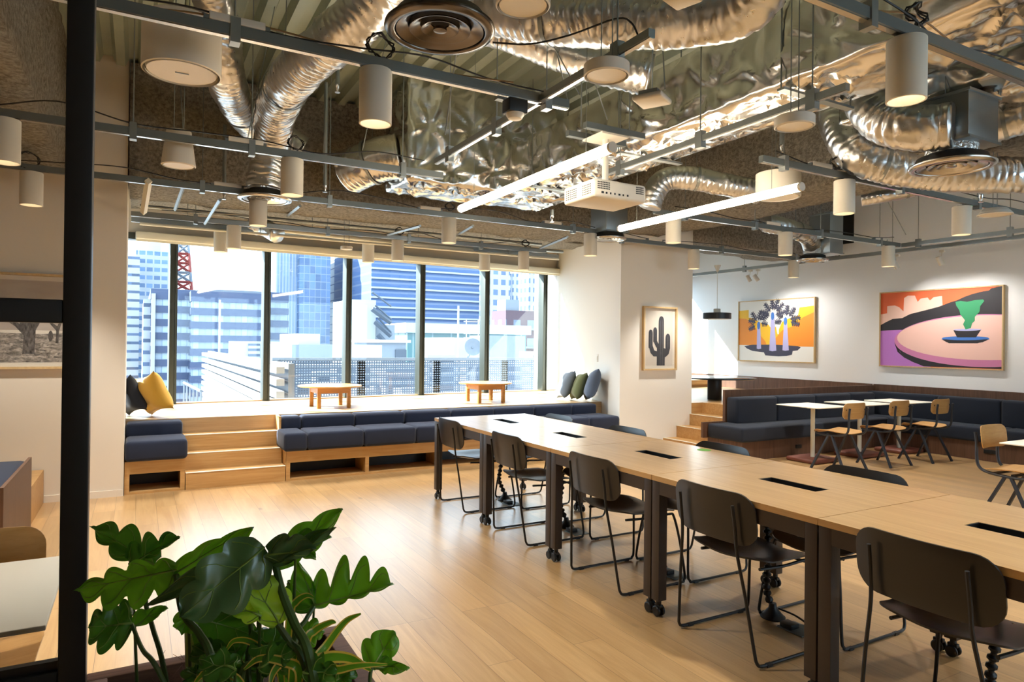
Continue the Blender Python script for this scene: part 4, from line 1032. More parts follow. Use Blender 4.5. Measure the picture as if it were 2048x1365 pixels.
for i, (p, q) in enumerate(((at(370, 365, Y=6.3), at(350, 420, Y=7.6)), (at(440, 400, Y=6.3), at(410, 448, Y=7.9)), (at(600, 412, Y=6.3), at(575, 432, Y=7.9)), (at(840, 452, Y=6.3), at(775, 470, Y=7.9)), (at(946, 452, Y=6.3), at(915, 470, Y=7.9)), (at(1135, 474, Y=6.4), at(1080, 497, Y=7.9)))):
    tag(MB().tube([p, q], .016, 4).build('cross_rail', GALV, smooth=False), 'short galvanized cross strut toward the windows, %s from the left' % ['first', 'second', 'third', 'fourth', 'fifth', 'sixth'][i], 'strut', 'cross struts near the windows')
for i, (px, y0, y1, D, lb) in enumerate(((650, 165, 380, 5.6, 'beside the left foil elbow'), (448, 250, 395, 6.2, 'left of the far diffuser'), (1104, 420, 440, 6.0, 'below the foil box duct'), (1563, 240, 300, 5.4, 'under the white ceiling disc at right'), (675, 140, 180, 4.9, 'at the deck ribs'), (1962, 372, 400, 5.2, 'right of the near right diffuser'))):
    t = thing('sprinkler', 'sprinkler drop pipe '+lb, 'sprinkler', tuple(at(px, y1, D=D)), 'sprinkler drops')
    p = at(px, y1, D=D)
    MB().cyl((p.x, p.y, p.z+.04), (p.x, p.y, min(3.97, at(px, y0, D=D).z)), .017, .017, 10).build('drop_pipe', GALV, t)  # drop pipe that carries the sprinkler head
    MB().lathe([(0, -.02), (.02, -.02), (.02, -.014), (.008, -.01), (.01, .01), (.016, .02), (.016, .045), (0, .045)], p, 14).build('head', SILVER, t)

# ------------------------------------------------------------------ cylinder lamps
def make_lamp():
    t = thing('cylinder_lamp', '', 'lamp', (0, 0, 0)); R, H = .075, .262   # origin at the track's underside
    MB().lathe([(0, -.012), (R-.003, -.012), (R, -.016), (R, -H), (R-.005, -H-.002), (R-.007, -H), (R-.009, -H+.07), (R-.009, -.03), (0, -.03)], (0, 0, 0), 36).build('shade', LINEN, t, angle=40)
    MB().lathe([(0, 0), (.055, 0), (.055, .006), (0, .006)], (0, 0, -H+.07), 24).build('diffuser', LAMPG, t)
    MB().box(-.03, .03, -.022, .022, -.012, 0).build('mount', GALVD, t, smooth=False)
    return t
LAMP = make_lamp()
LD = bpy.data.lights.new('lamp_beam', 'SPOT'); LD.energy = 26; LD.color = (1., .955, .88); LD.spot_size = math.radians(104); LD.spot_blend = .7; LD.shadow_soft_size = .05
lamps = [  # pixel x, track Y, label
    (748, YA, 'large cylinder lamp on the nearest left track, beside the round diffuser'), (1810, YE, 'largest cylinder lamp, at the top right'),
    (583, YB_, 'cylinder lamp on the second left track before the foil elbow'), (8, YB_, 'cylinder lamp cut by the left picture edge'),
    (62, YC, 'cylinder lamp seen through the partition, lower of the two there'), (516, YC, 'cylinder lamp right below the far left diffuser'),
    (898, YC, 'cylinder lamp at the lower end of the left light tube'), (1181, YC, 'cylinder lamp beside the diffuser at the white pier'),
    (468, YD, 'cylinder lamp near the windows, upper of the left pair'), (796, YD, 'cylinder lamp near the windows over the third pane'), (1048, YD, 'cylinder lamp near the windows left of the pier'),
    (442, YW, 'cylinder lamp at the blind, lower of the left pair'), (737, YW, 'small cylinder lamp before the blind over the middle mullion'), (970, YW, 'small cylinder lamp before the blind at the fifth mullion'),
    (1688, YF, 'cylinder lamp at the right below the flexible elbows'), (1923, YF+.05, 'cylinder lamp on the right track near the round detector'),
    (1571, YG, 'cylinder lamp above the painting of palms'), (1347, YG, 'cylinder lamp behind the right light tube'), (1777, YG, 'cylinder lamp above the big pink painting'),
    (1388, YH, 'cylinder lamp at the right edge of the pier'), (1588, YH, 'cylinder lamp beside the far right diffuser')]
first = True
def lamp_at(x, y, label, energy=True, z=TZ):
    global first
    if first: r = LAMP; r['label'] = label; r['group'] = 'cylinder lamps on the tracks'; r.location = (x, y, z+.004); first = False
    else: r = dup(LAMP, (x, y, z+.004), 0, label)
    l = bpy.data.objects.new('lamp_beam', LD); COL.objects.link(l); l.location = (x, y, z-.27)
    return r
for px, y, lb in lamps:
    p = at(px, 450, Y=y); lamp_at(p.x, y, lb)
# lamps and a track added out of view to light the room
track('added grey lighting track behind the viewpoint', (-2.5, -.4, TZ), (8.2, -.4, TZ), (.1, .4, .7, .95))
for x, y, lb in ((-1.2, YA, 'added cylinder lamp left of the partition on the nearest left track'), (-2.2, YA, 'added cylinder lamp at the far left end of the nearest left track'), (-1.6, YB_, 'added cylinder lamp at the far left of the second track'), (5.0, YE, 'added cylinder lamp at the right end of the nearest right track'),
                 (.6, -.4, 'added cylinder lamp on the track behind the viewpoint, leftmost there'), (2.6, -.4, 'added cylinder lamp on the track behind the viewpoint, second from the left'), (4.4, -.4, 'added cylinder lamp on the track behind the viewpoint, second from the right'), (7.2, -.4, 'added cylinder lamp on the track behind the viewpoint, rightmost there')):
    lamp_at(x, y, lb)

LW = bpy.data.lights.new('spotlight_beam', 'SPOT'); LW.energy = 20; LW.color = (1., .95, .88); LW.spot_size = math.radians(120); LW.spot_blend = .8; LW.shadow_soft_size = .03
# little wall washers on the rail by the picture wall
for i, (px, py, y, lb, ln) in enumerate(((1497, 557, 8.35, 'left one of two little spotlights over the palm painting', .3), (1512, 556, 8.15, 'right one of two little spotlights over the palm painting', .5), (1790, 530, 5.75, 'little spotlight behind the cylinder lamp over the big painting', .3), (1880, 522, 5.15, 'little spotlight over the big pink painting', .2))):
    p = at(px, py, Y=y*.985); t = thing('spotlight', lb, 'spotlight', tuple(p), 'little spotlights at the picture wall')
    ax = Vector((.5, -ln, -1)).normalized()
    MB().lathe([(0, -.06), (.032, -.06), (.034, -.055), (.034, .06), (.03, .064), (.028, .05), (0, .05)], p, 20, axis=tuple(ax)).build('body', WHITEP, t)
    MB().tube([p-ax*.02, p-ax*.02+Vector((.05, 0, .05)), p+Vector((.05, 0, .13))], .006, 6).build('arm', WHITEP, t)
    MB().box(p.x+.03, p.x+.07, p.y-.03, p.y+.03, p.z+.12, p.z+.15).build('mount', WHITEP, t, smooth=False)
    l = bpy.data.objects.new('spotlight_beam', LW); COL.objects.link(l); l.location = p+ax*.075; l.rotation_euler = ax.to_track_quat('-Z', 'Y').to_euler()

# fluorescent-like light tubes
for a, b, lb in (((917, 417), (1228, 297), 'left glowing light tube hung over the tables'), ((1238, 457), (1603, 375), 'right glowing light tube hung over the tables')):
    p = at(*a, z=2.5); q = at(*b, z=2.5); x = (p.x+q.x)/2; p.x = q.x = x
    t = thing('light_tube', lb, 'lamp', tuple((p+q)/2), 'glowing light tubes'); d = (q-p).normalized()
    MB().tube([p, q], .029, 20).build('glowing_tube', TUBEG, t)
    for c, s in ((p, -1), (q, 1)): MB().tube([c, c+d*s*.02], .0295, 20).build('end_cap', WHITEP, t)
    for f in (.12, .88):
        c = p.lerp(q, f); MB().cyl(c+Vector((0, 0, .028)), (c.x, c.y, 3.97), .002, .002, 5).build('suspension_wire', GALV, t)

# ------------------------------------------------------------------ round ceiling diffusers
def diffuser(px, py, D, dia, label, mat, neck=.10, group='round ceiling diffusers'):
    c = at(px, py, D=D); R = dia/2; t = thing('ceiling_diffuser', label, 'diffuser', tuple(c), group)
    pr = lambda r0, r1, z: [(r0, z+.004), (r0+.25*(r1-r0), z), (r1-.2*(r1-r0), z+.010), (r1, z+.022), (r1-.004, z+.026), (r0+.3*(r1-r0), z+.012), (r0, z+.010)]
    MB().lathe([(R*.80, .030), (R*.815, .004), (R*.83, .0), (R*.97, .004), (R, .018), (R*.995, .024), (R*.96, .016), (R*.86, .008), (R*.84, .012), (R*.815, .032)], c, 64, close=True).build('outer_ring', mat, t, angle=70)
    for a, b, z in ((.575, .79, .0), (.36, .555, .004), (.16, .34, .006)): MB().lathe([(R*a, .030+z), (R*(b-.015), .008+z), (R*b, .008+z), (R*b, .013+z), (R*(b-.015), .014+z), (R*a, .036+z)], c, 56, close=True).build('cone_ring', mat, t, angle=40)
    MB().lathe([(0, .006), (R*.12, .010), (R*.125, .02), (0, .024)], c, 24).build('centre_cap', mat, t)
    MB().lathe([(R*.90, .014), (R*.80, .07), (R*.56, .085), (R*.56, .06+neck), (0, .06+neck), (0, .066), (R*.76, .06)], c, 40).build('neck', BLKPL, t)
    MB().lathe([(R*.60, .09), (R*.60, .06+neck), (R*.58, .06+neck)], c, 40).build('collar', COLLAR, t)
    return c
DF1 = diffuser(880, 67, 2.74, .45, 'big dark round diffuser at the top centre, nearest the camera', BRZ)
DF2 = diffuser(530, 402, 5.8, .45, 'round diffuser under the left foil duct before the windows', SILVER, .14)
DF3 = diffuser(1903, 338, 4.2, .48, 'pale oval-looking diffuser at the right under a square plenum', SILVER, .14)
DF4 = diffuser(1218, 481, 7.7, .40, 'round diffuser in front of the white pier', SILVER, .14)
DF5 = diffuser(1625, 523, 8.6, .38, 'small round diffuser above the space between the paintings', SILVER, .12)

# ------------------------------------------------------------------ flexible foil ducts
from mathutils import noise as MN
def flex(label, pts, dia, mat=FLEX, amp=.060, group='flexible foil ducts', pitch=.05):
    P = smooth_path([at(*p) if len(p) == 3 and p[2] < 20 and p[0] > -100 and isinstance(p, tuple) else Vector(p) for p in pts], 14)
    L = [0]
    for i in range(1, len(P)): L.append(L[-1]+(P[i]-P[i-1]).length)
    n = max(20, int(L[-1]/.009)); Q = []
    for k in range(n+1):
        s = L[-1]*k/n; i = max(1, next((j for j in range(len(L)) if L[j] >= s), len(L)-1)); f = (s-L[i-1])/max(1e-6, L[i]-L[i-1]); Q.append(P[i-1].lerp(P[i], f))
    seed = rnd(0, 50); R = dia/2
    def rad(i, k):
        s = L[-1]*i/n; th = 2*PI*k/36
        c_, s_ = math.cos(th), math.sin(th)
        w = MN.noise((c_*1.3+seed, s_*1.3, s*5)); ph = 2*PI*s/pitch + 5*w + 2.6*MN.noise((c_*.9+seed, s_*.9+4, s*2.2))
        fold = 1-abs(math.sin(ph*.5)); k2 = MN.noise((c_*2.2+seed, s_*2.2+9, s*22))
        return R*(1 + amp*(1.5*(.5-fold**2)*(.55+.9*w) + .9*w + 2.2*(k2*k2-.1)))
    o = MB().tube(Q, rad, 36).build('flexible_duct', mat, angle=180)
    tag(o, label, 'duct', group)
    ks = [k for k in range(len(Q)) if Q[k].z < 3.6]
    if ks:
        c = Q[ks[len(ks)//2]]; d = (Q[min(len(Q)-1, ks[len(ks)//2]+1)]-c).normalized()
        if abs(d.z) < .8: MB().lathe([(R*1.03, -.012), (R*1.06, -.012), (R*1.06, .012), (R*1.03, .012)], c, 32, axis=tuple(d), close=True).build('hanger_band', GALV, o)
        MB().cyl((c.x, c.y, c.z+(R if abs(d.z) < .8 else 0)), (c.x, c.y, 3.97), .003, .003, 6).build('hanger_wire', GALV, o)
    return Q
flex('big foil elbow duct dropping to the far left diffuser', [(775, -40, 4.1), (730, 20, 4.2), (670, 80, 4.35), (612, 125, 4.6), (572, 175, 4.95), (552, 225, 5.4), (544, 290, 5.75), (534, 345, 5.8), (531, 378, 5.8)], .31)
flex('foil duct bending behind the white drum speaker at left', [(420, -30, 4.5), (440, 60, 4.7), (450, 140, 4.9), (468, 200, 5.4), (508, 250, 6.0), (560, 272, 6.45), (605, 300, 6.55)], .27)
flex('large foil duct running across the top centre', [(850, -60, 3.9), (930, -10, 3.7), (1020, 20, 3.5), (1150, 35, 3.3), (1280, 35, 3.15), (1400, 30, 3.0), (1480, 5, 2.9), (1530, -50, 2.8)], .27)
flex('second foil duct below the large one at the top centre', [(960, 45, 4.3), (1040, 70, 4.25), (1120, 100, 4.2), (1210, 130, 4.15), (1300, 150, 4.1)], .24)
flex('short foil duct stub behind the left end of the box duct', [(700, 345, 6.6), (730, 330, 6.5), (765, 318, 6.45), (800, 312, 6.45)], .42, FOIL, .02)
flex('foil neck duct above the big dark diffuser', [DF1+Vector(v) for v in ((0, 0, .165), (-.01, .02, .32), (-.1, .16, .48), (-.3, .35, .58))], .24)
flex('near foil elbow at the right ending in a square plenum', [(1712, 110, 4.5), (1722, 165, 4.4), (1738, 210, 4.3), (1772, 242, 4.2), (1825, 256, 4.1), (1875, 254, 4.05), (1905, 250, 4.0)], .27)
flex('long foil elbow running right behind the near right diffuser', [(1640, 130, 5.3), (1662, 200, 5.2), (1680, 262, 5.1), (1715, 312, 5.0), (1780, 334, 4.95), (1860, 345, 4.9), (1960, 352, 4.8), (2080, 350, 4.7)], .25)
flex('foil duct bending down beside the right light tube', [(1298, 415, 6.2), (1308, 385, 6.2), (1335, 358, 6.2), (1390, 358, 6.2), (1450, 370, 6.2), (1520, 384, 6.2)], .21)
flex('thin foil duct above the gap left of the pink painting', [(1722, 398, 7.0), (1770, 390, 6.9), (1830, 378, 6.8), (1910, 356, 6.6)], .15)
flex('foil duct at the right picture edge above the white disc', [(1960, 265, 4.6), (2000, 248, 4.5), (2060, 232, 4.4)], .22)
flex('foil duct above the far right diffuser', [(1625, 495, 8.6), (1612, 470, 8.4), (1570, 455, 8.2), (1530, 445, 8.1)], .22)
flex('small foil duct just under the window beam behind the left diffuser', [(500, 452, 7.9), (530, 456, 7.9), (555, 470, 7.8)], .2)

# rectangular foil-wrapped duct: a long run along the room and its box end
def foilbox(b, boxes, step=.024, amp=.034):
    """quilted foil skin: pinned on a staggered grid, puffed between the pins, with creases running out of every pin"""
    import random as R_
    for (x0, x1, y0, y1, z0, z1) in boxes:
        def face(o, u, v):
            o, u, v = Vector(o), Vector(u), Vector(v); lu, lv = u.length, v.length; st = max(step, max(lu, lv)/230)
            nu, nv = max(2, int(lu/st)), max(2, int(lv/st)); nr = u.cross(v).normalized()
            rg = R_.Random(int(lu*100+lv*7+o.x*31)); pins = []; g = .40; k = 0
            yy = g*.4
            while yy < lv:
                xx = g*(.5 if k % 2 else .1)
                while xx < lu: pins.append((xx+rg.uniform(-.04, .04), yy+rg.uniform(-.04, .04), rg.uniform(0, 9), rg.choice((5, 6, 7)))); xx += g*1.1
                yy += g; k += 1
            P = []
            for i in range(nu+1):
                row = []; a = lu*i/nu
                near = [p for p in pins if abs(p[0]-a) < .42]
                for j in range(nv+1):
                    c = lv*j/nv; p = o+u*(i/nu)+v*(j/nv); f = 0; dm = 9
                    for (px, py, ph, n_) in near:
                        dx, dy = a-px, c-py; d = math.hypot(dx, dy)
                        if d < .42:
                            th = math.atan2(dy, dx); dm = min(dm, d)
                            rdg = 1-abs(math.sin(n_*.5*th+ph+1.2*MN.noise((dx*3+ph, dy*3, ph))))*1.0
                            f += 2.3*(rdg**2.6)*(1-math.exp(-d/.05))*math.exp(-d/.17)
                    f += .55*math.sin(min(1, dm/.22)*PI/2)**2 + .8*MN.noise(p*3) + .25*(1-abs(MN.noise((p.x*6, p.y*6, p.z*6+.7*MN.noise(p*9))))*2.5)
                    edge = min(i, nu-i, j, nv-j)
                    row.append(p + nr*(amp*(f-.4)*min(1, edge/2)))
                P.append(row)
            b.grid(P)
        X, Y, Z = (x1-x0, 0, 0), (0, y1-y0, 0), (0, 0, z1-z0)
        face((x0, y0, z0), Y, X); face((x0, y0, z0), X, Z); face((x0, y1, z0), Z, X); face((x0, y0, z0), Z, Y); face((x1, y0, z0), Y, Z)
        b.box(x0+.02, x1-.02, y0+.02, y1-.02, z1-.01, z1)
        bmesh.ops.remove_doubles(b.bm, verts=b.bm.verts, dist=.002)
t = thing('box_duct', 'huge crumpled foil box duct crossing the ceiling from the right to a wide end box', 'duct', (3.3, 5, 2.95))
m = MB(); foilbox(m, [(3.25, 3.82, .2, 5.94, 2.95, 3.42)]); m.build('long_run', FOIL, t, angle=180)
m = MB(); foilbox(m, [(2.17, 3.96, 5.93, 6.56, 2.95, 3.9)]); m.build('end_box', FOIL, t, angle=180)
for y in (1.2, 2.6, 4.1, 5.4):
    st = MB().box(3.215, 3.855, y, y+.05, 2.905, 2.92).build('support_strap', GALV, t, smooth=False)
    for x in (3.218, 3.852): MB().cyl((x, y+.025, 2.915), (x, y+.025, 3.97), .005, .005, 6).build('rod', GALV, st)
t = thing('box_duct', 'crumpled foil box duct in the top right corner', 'duct', (5.2, 2.4, 3.05))
m = MB(); foilbox(m, [(4.35, 5.36, .4, 3.05, 3.02, 3.5)]); m.build('long_run', FOIL, t, angle=180)
# plenums
def plenum(label, px, py, D, s, mat=GALV):
    c = at(px, py, D=D); t = thing('duct_plenum', label, 'plenum', tuple(c), 'square duct plenums')
    MB().box(c.x-s[0]/2, c.x+s[0]/2, c.y-s[1]/2, c.y+s[1]/2, c.z-s[2]/2, c.z+s[2]/2, bev=.004).build('box', mat, t)
    for z in (-1, 1): MB().box(c.x-s[0]/2-.012, c.x+s[0]/2+.012, c.y-s[1]/2-.012, c.y+s[1]/2+.012, c.z+z*s[2]/2-.008, c.z+z*s[2]/2+.008).build('flange', GALV, t, smooth=False)
    MB().cyl((c.x-s[0]*.4, c.y, c.z+s[2]/2), (c.x-s[0]*.4, c.y, 3.97), .004, .004, 6).build('hanger_rod', GALV, t)
    return c
plenum('square galvanized plenum over the near right diffuser', 1915, 248, 4.2, (.34, .30, .28))
plenum('galvanized plenum over the diffuser at the pier', 1218, 440, 7.7, (.30, .30, .30))
plenum('tall galvanized plenum left of the wall vent', 1652, 470, 8.6, (.26, .3, .5))
plenum('flat foil plenum at the right picture edge', 2010, 225, 5.9, (.62, .38, .18), FOIL)
# vent on the upper picture wall
t = thing('wall_vent', 'dark square vent high on the picture wall', 'vent', (RX, 6.45, 2.9))
p0, p1 = at(1662, 432, X=RX), at(1708, 486, X=RX)
MB().box(RX-.03, RX-.001, p1.y, p0.y, p1.z, p0.z).build('grille', BLACKM, t, smooth=False)

# ------------------------------------------------------------------ ceiling speakers, discs, detectors
def drum(name, label, px, py, D, r, h, group, cat='speaker', taper=1., rim=True, grille=WHITEP):
    c = at(px, py, D=D); t = thing(name, label, cat, tuple(c), group)
    MB().lathe([(r-.006, 0), (r, .004), (r*taper, h-.004), (r*taper-.006, h), (0, h), (0, .02), (r*.9, .02), (r*.9, 0)], c, 48, close=False).build('body', WHITEP, t, angle=40)
    MB().lathe([(0, .004), (r*.86, .004), (r*.88, .008), (0, .009)], c, 40).build('grille', grille, t)
    for k in range(2): MB().cyl(c+Vector((.03-.06*k, 0, h)), (c.x+.03-.06*k, c.y, 3.97), .003, .003, 6).build('wire', GALV, t)
    return t
t = drum('drum_speaker', 'large white drum speaker at the upper left', 364, 148, 3.24, .175, .25, 'hanging speakers')
p = Vector(t.location); MB().box(p.x-.03, p.x+.03, p.y-.004, p.y+.004, p.z+.001, p.z+.005).build('logo_mark', GALVD, t, smooth=False)
drum('drum_speaker', 'white drum speaker behind the right light tube', 1556, 396, 5.5, .175, .2, 'hanging speakers')
drum('pendant_speaker', 'small bell-shaped white speaker behind the second left track', 357, 333, 4.55, .108, .24, 'hanging speakers', taper=.72)
drum('ceiling_disc', 'white round disc cut by the top edge of the picture', 1046, 14, 2.4, .098, .05, 'white round ceiling discs', 'disc')
drum('ceiling_disc', 'thick white round disc above the left light tube', 1213, 154, 2.95, .1, .055, 'white round ceiling discs', 'disc')
drum('ceiling_disc', 'white round disc left of the right foil elbows', 1589, 255, 3.5, .1, .055, 'white round ceiling discs', 'disc')
drum('smoke_detector', 'rounded beige detector at the right under the track', 1990, 431, 5.0, .115, .05, 'detectors', 'detector', taper=.7)
drum('smoke_detector', 'small flat white detector before the window blind', 693, 500, 8.0, .07, .04, 'detectors', 'detector')
drum('smoke_detector', 'round white disc at the top right behind the largest lamp', 1898, 200, 5.2, .1, .04, 'detectors', 'detector')
def flatbox(label, px, py, D, s, h, yaw):
    c = at(px, py, D=D); t = thing('access_point', label, 'access point', tuple(c), 'square access points', yaw)
    t.rotation_euler = (0, 0, 0)
    M = Matrix.Translation(c) @ Matrix.Rotation(yaw, 4, 'Z')
    MB().box(-s/2, s/2, -s/2, s/2, 0, h, M, bev=.012).build('body', WHITEP, t, angle=50)
    MB().box(-s*.4, s*.4, -.05, .05, h, h+.02, M).build('bracket', GALVD, t, smooth=False)
    MB().cyl(c+Vector((0, 0, h+.02)), (c.x, c.y, 3.97), .004, .004, 6).build('rod', GALV, t)
flatbox('square white access point right of the round ceiling disc', 1304, 206, 3.45, .16, .03, .5)
flatbox('square white access point cut by the top edge of the picture', 1365, 3, 2.6, .12, .03, .3)
p = at(1030, 228, Y=3.0); t = thing('camera_sensor', 'black box sensor with white lens at the end of the nearest left track', 'sensor', tuple(p))
MB().box(p.x-.055, p.x+.055, p.y-.04, p.y+.04, p.z, p.z+.07, bev=.006).build('housing', BLKPL, t)
MB().lathe([(0, -.03), (.035, -.026), (.048, -.006), (.048, 0), (0, 0)], p, 28).build('lens', WHITEP, t)
MB().box(p.x-.09, p.x+.02, p.y+.02, p.y+.06, p.z+.07, p.z+.085).build('mount', GALVD, t, smooth=False)

# ------------------------------------------------------------------ projector
t = thing('projector', 'white ceiling projector on a pole between the light tubes', 'projector', (2.68, 3.62, 2.32))
x0, x1, y0, y1, z0, z1 = 2.50, 2.93, 3.45, 3.80, 2.365, 2.485
MB().box(x0, x1, y0, y1, z0, z1, bev=.022).build('body', WHITEP, t, angle=50)
def vent(face, a0, a1, b0, b1, nx, nz, nm='vent'):
    m = MB(); da = (a1-a0)/nx; db = (b1-b0)/nz
    for i in range(nx):
        for j in range(nz):
            a, b = a0+da*i, b0+db*j
            if face == 'y': m.box(a, a+da*.66, y0-.0015, y0+.002, b, b+db*.55)
            else: m.box(x0-.0015, x0+.002, a, a+da*.66, b, b+db*.55)
    m.build(nm, BLKPL, t, smooth=False)
vent('y', 2.53, 2.63, 2.42, 2.472, 8, 4); vent('y', 2.84, 2.905, 2.42, 2.472, 6, 4); vent('x', 3.48, 3.58, 2.39, 2.46, 6, 5); vent('x', 3.64, 3.77, 2.39, 2.46, 6, 5)
m = MB()
for i, w in enumerate((.018, .012, .009, .009, .014, .009, .012)): m.box(2.56+i*.034, 2.56+i*.034+w, y0-.003, y0+.002, 2.392, 2.404)
m.build('sockets', BLKPL, t, smooth=False)
pc = at(1211, 300, Y=3.62)
MB().tube([(pc.x, 3.62, 2.51), (pc.x, 3.62, 2.80)], .021, 14).build('pole', WHITEP, t)
MB().box(pc.x-.07, pc.x+.07, 3.56, 3.68, 2.485, 2.515, bev=.004).build('bracket', WHITEP, t)
MB().box(pc.x-.11, pc.x+.11, 3.51, 3.73, 2.80, 2.812).build('ceiling_plate', WHITEP, t, smooth=False)
for yy in (3.50, 3.70): MB().box(pc.x-.24, pc.x+.24, yy, yy+.04, 2.812, 2.85).build('strut', GALVD, t, smooth=False)
for a in (-.2, .2): MB().cyl((pc.x+a, 3.62, 2.85), (pc.x+a, 3.62, 3.9), .005, .005, 6).build('rod', GALV, t)

# ------------------------------------------------------------------ drivers and loose cables on the tracks
CB = plain('black_cable', srgb(22, 22, 23), .5)
CW = plain('white_cable', srgb(206, 202, 190), .5)
CO = plain('tan_cable', srgb(150, 112, 62), .5)
for i, (px, y, lb) in enumerate(((470, YA, 'nearest left'), (490, YB_, 'second left'), (455, YC, 'third left'), (860, YC, 'third left, farther along'), (1105, YC, 'third, beside the pier'), (1640, YF, 'right'), (1545, YG, 'far right'), (1760, YG, 'far right, over the pink painting'), (1310, YH, 'pier'))):
    p = at(px, 400, Y=y); t = thing('lamp_driver', 'slim grey lamp driver box lying on the '+lb+' track', 'driver', (p.x, y, TZ+.05), 'lamp drivers on the tracks')
    MB().box(p.x-.11, p.x+.11, y-.024, y+.024, TZ+.052, TZ+.085, bev=.004).build('case', WHITEP, t)
    for q in (-.12, .12): MB().box(p.x+q-.01, p.x+q+.01, y-.02, y+.02, TZ+.052, TZ+.07).build('end_tab', GALVD, t, smooth=False)
def coil(label, px, y, r=.06, z=TZ+.09):
    p = at(px, 400, Y=y); pts = []
    for k in range(61): a = k/20*2*PI; pts.append((p.x+r*math.cos(a)*(1+.12*math.sin(k*1.7)), y+.02*math.sin(k*.9), z+r*.9*math.sin(a)*(1+.1*math.cos(k*2.3))+.02))
    tag(MB().tube(pts, .004, 6).build('cable_coil', CB), label, 'cable', 'cable coils')
coil('black cable coil above the large lamp on the nearest left track', 757, YA); coil('black cable coil seen through the partition at left', 55, YC, .07, TZ+.06)
coil('black cable coil on the second left track by its lamp', 590, YB_, .05); coil('black cable coil on the third track by the left light tube', 900, YC, .045); coil('black cable coil on the top right track', 1830, YE, .05)
coil('black cable coil on the window track over the third pane', 800, YD, .05); coil('black cable coil on the window track left of the pier', 1052, YD, .05); coil('black cable coil on the right track by its lamp', 1672, YF, .05)
def cable(label, x0, x1, y, mat=CB, z=TZ+.06, sag=.03, r=.0045, n=9, seed=1):
    random.seed(seed); pts = [(x0+(x1-x0)*k/n, y+rnd(-.035, .035), z+rnd(-.01, sag)) for k in range(n+1)]
    tag(MB().tube(smooth_path(pts, 6), r, 6).build('cable', mat), label, 'cable', 'loose cables along the tracks')
cable('black cable on the nearest left track', -1.2, 1.9, YA, seed=2, sag=.06); cable('tan cable on the nearest left track', -1.0, 1.7, YA+.03, CO, TZ+.07, seed=9)
cable('black cable on the second left track', -1.6, 1.9, YB_, sag=.09, seed=3); cable('black cable on the third track', -1.4, 4.6, YC, sag=.08, n=14, seed=4); cable('black cable on the window track', .2, 4.7, YD, n=14, sag=.05, seed=5)
cable('white cable on the window track', .1, 4.9, YD+.04, CW, n=12, sag=.1, seed=6); cable('black cable on the blind track', .2, 5.2, YW, n=12, seed=7); cable('black cable on the top right track', 2.0, 5.2, YE, sag=.08, seed=8)
cable('tan cable on the top right track', 2.2, 5.4, YE+.04, CO, TZ+.08, .1, seed=10); cable('black cable on the right track', 3.9, 8.0, YF, sag=.07, seed=12); cable('black cable on the far right track', 4.6, 8.2, YG, sag=.06, seed=13); cable('black cable on the pier track', 4.8, 8.6, YH, sag=.05, seed=14)
stick('cable', 'black cable swinging from the big diffuser to the ceiling disc rods', 'cable', [at(985, 85, D=3.1), at(1060, 88, D=3.1), at(1140, 70, D=3.1), at(1230, 38, D=3.0), at(1262, 45, D=3.0), at(1280, 80, D=3.0)], .0045, CB, 'loose cables along the tracks')
# bracing wires between deck and tracks
for a, b, D, lb in (((540, 60), (495, 280), 5., 'left of the big foil elbow'), ((905, 160), (890, 270), 4.2, 'in front of the end of the box duct'), ((1090, 60), (1160, 190), 4., 'left of the thick white ceiling disc'), ((1115, 110), (1135, 200), 4.1, 'below the second foil duct'),
                    ((1160, 80), (1215, 240), 4.3, 'beside the projector pole'), ((1240, 20), (1250, 100), 3.2, 'right above the thick white ceiling disc'), ((1790, 430), (1812, 470), 7., 'above the pink painting'), ((740, 230), (725, 300), 5.2, 'at the left end of the box duct'), ((362, 190), (372, 350), 5.2, 'beside the bell-shaped speaker'), ((1325, 90), (1330, 180), 3.6, 'beside the right access point')):
    q = at(*b, D=D); p = at(*a, D=D); d = p-q; p = q + d*((3.97-q.z)/d.z) if d.z > .05 else p
    tag(MB().tube([p, q], .004, 6).build('brace_wire', GALV), 'thin steel brace wire '+lb, 'wire', 'steel brace wires')
# ------------------------------------------------------------------ planter in front of the camera
PLZ = .60
t = thing('planter_box', 'dark brown wooden planter box in the foreground', 'planter', (.2, 1.45, 0))
w_, = (.03,)
PB = wood('dark_planter_wood', srgb(78, 52, 40), srgb(122, 86, 66), 'x', .65, spec=.2)
x0, x1, y0, y1 = -.10, .515, .62, 1.955
MB().box(x0, x1, y1-.045, y1, 0, PLZ, bev=.003).build('side_board', PB, t); MB().box(x0, x1, y0, y0+.045, 0, PLZ, bev=.003).build('side_board', PB, t)
MB().box(x0, x0+.045, y0+.045, y1-.045, 0, PLZ, bev=.003).build('side_board', PB, t); MB().box(x1-.045, x1, y0+.045, y1-.045, 0, PLZ, bev=.003).build('side_board', PB, t)
m = MB(); n = 22
m.grid([[Vector((x0+.047+(x1-x0-.094)*i/n, y0+.047+(y1-y0-.094)*j/n, PLZ-.06+.025*MN.noise((i*.6, j*.5, 3)))) for j in range(n+1)] for i in range(n+1)])
s_ = m.build('potting_soil', SOIL); tag(s_, 'dark soil filling the foreground planter box', 'soil', kind='stuff')

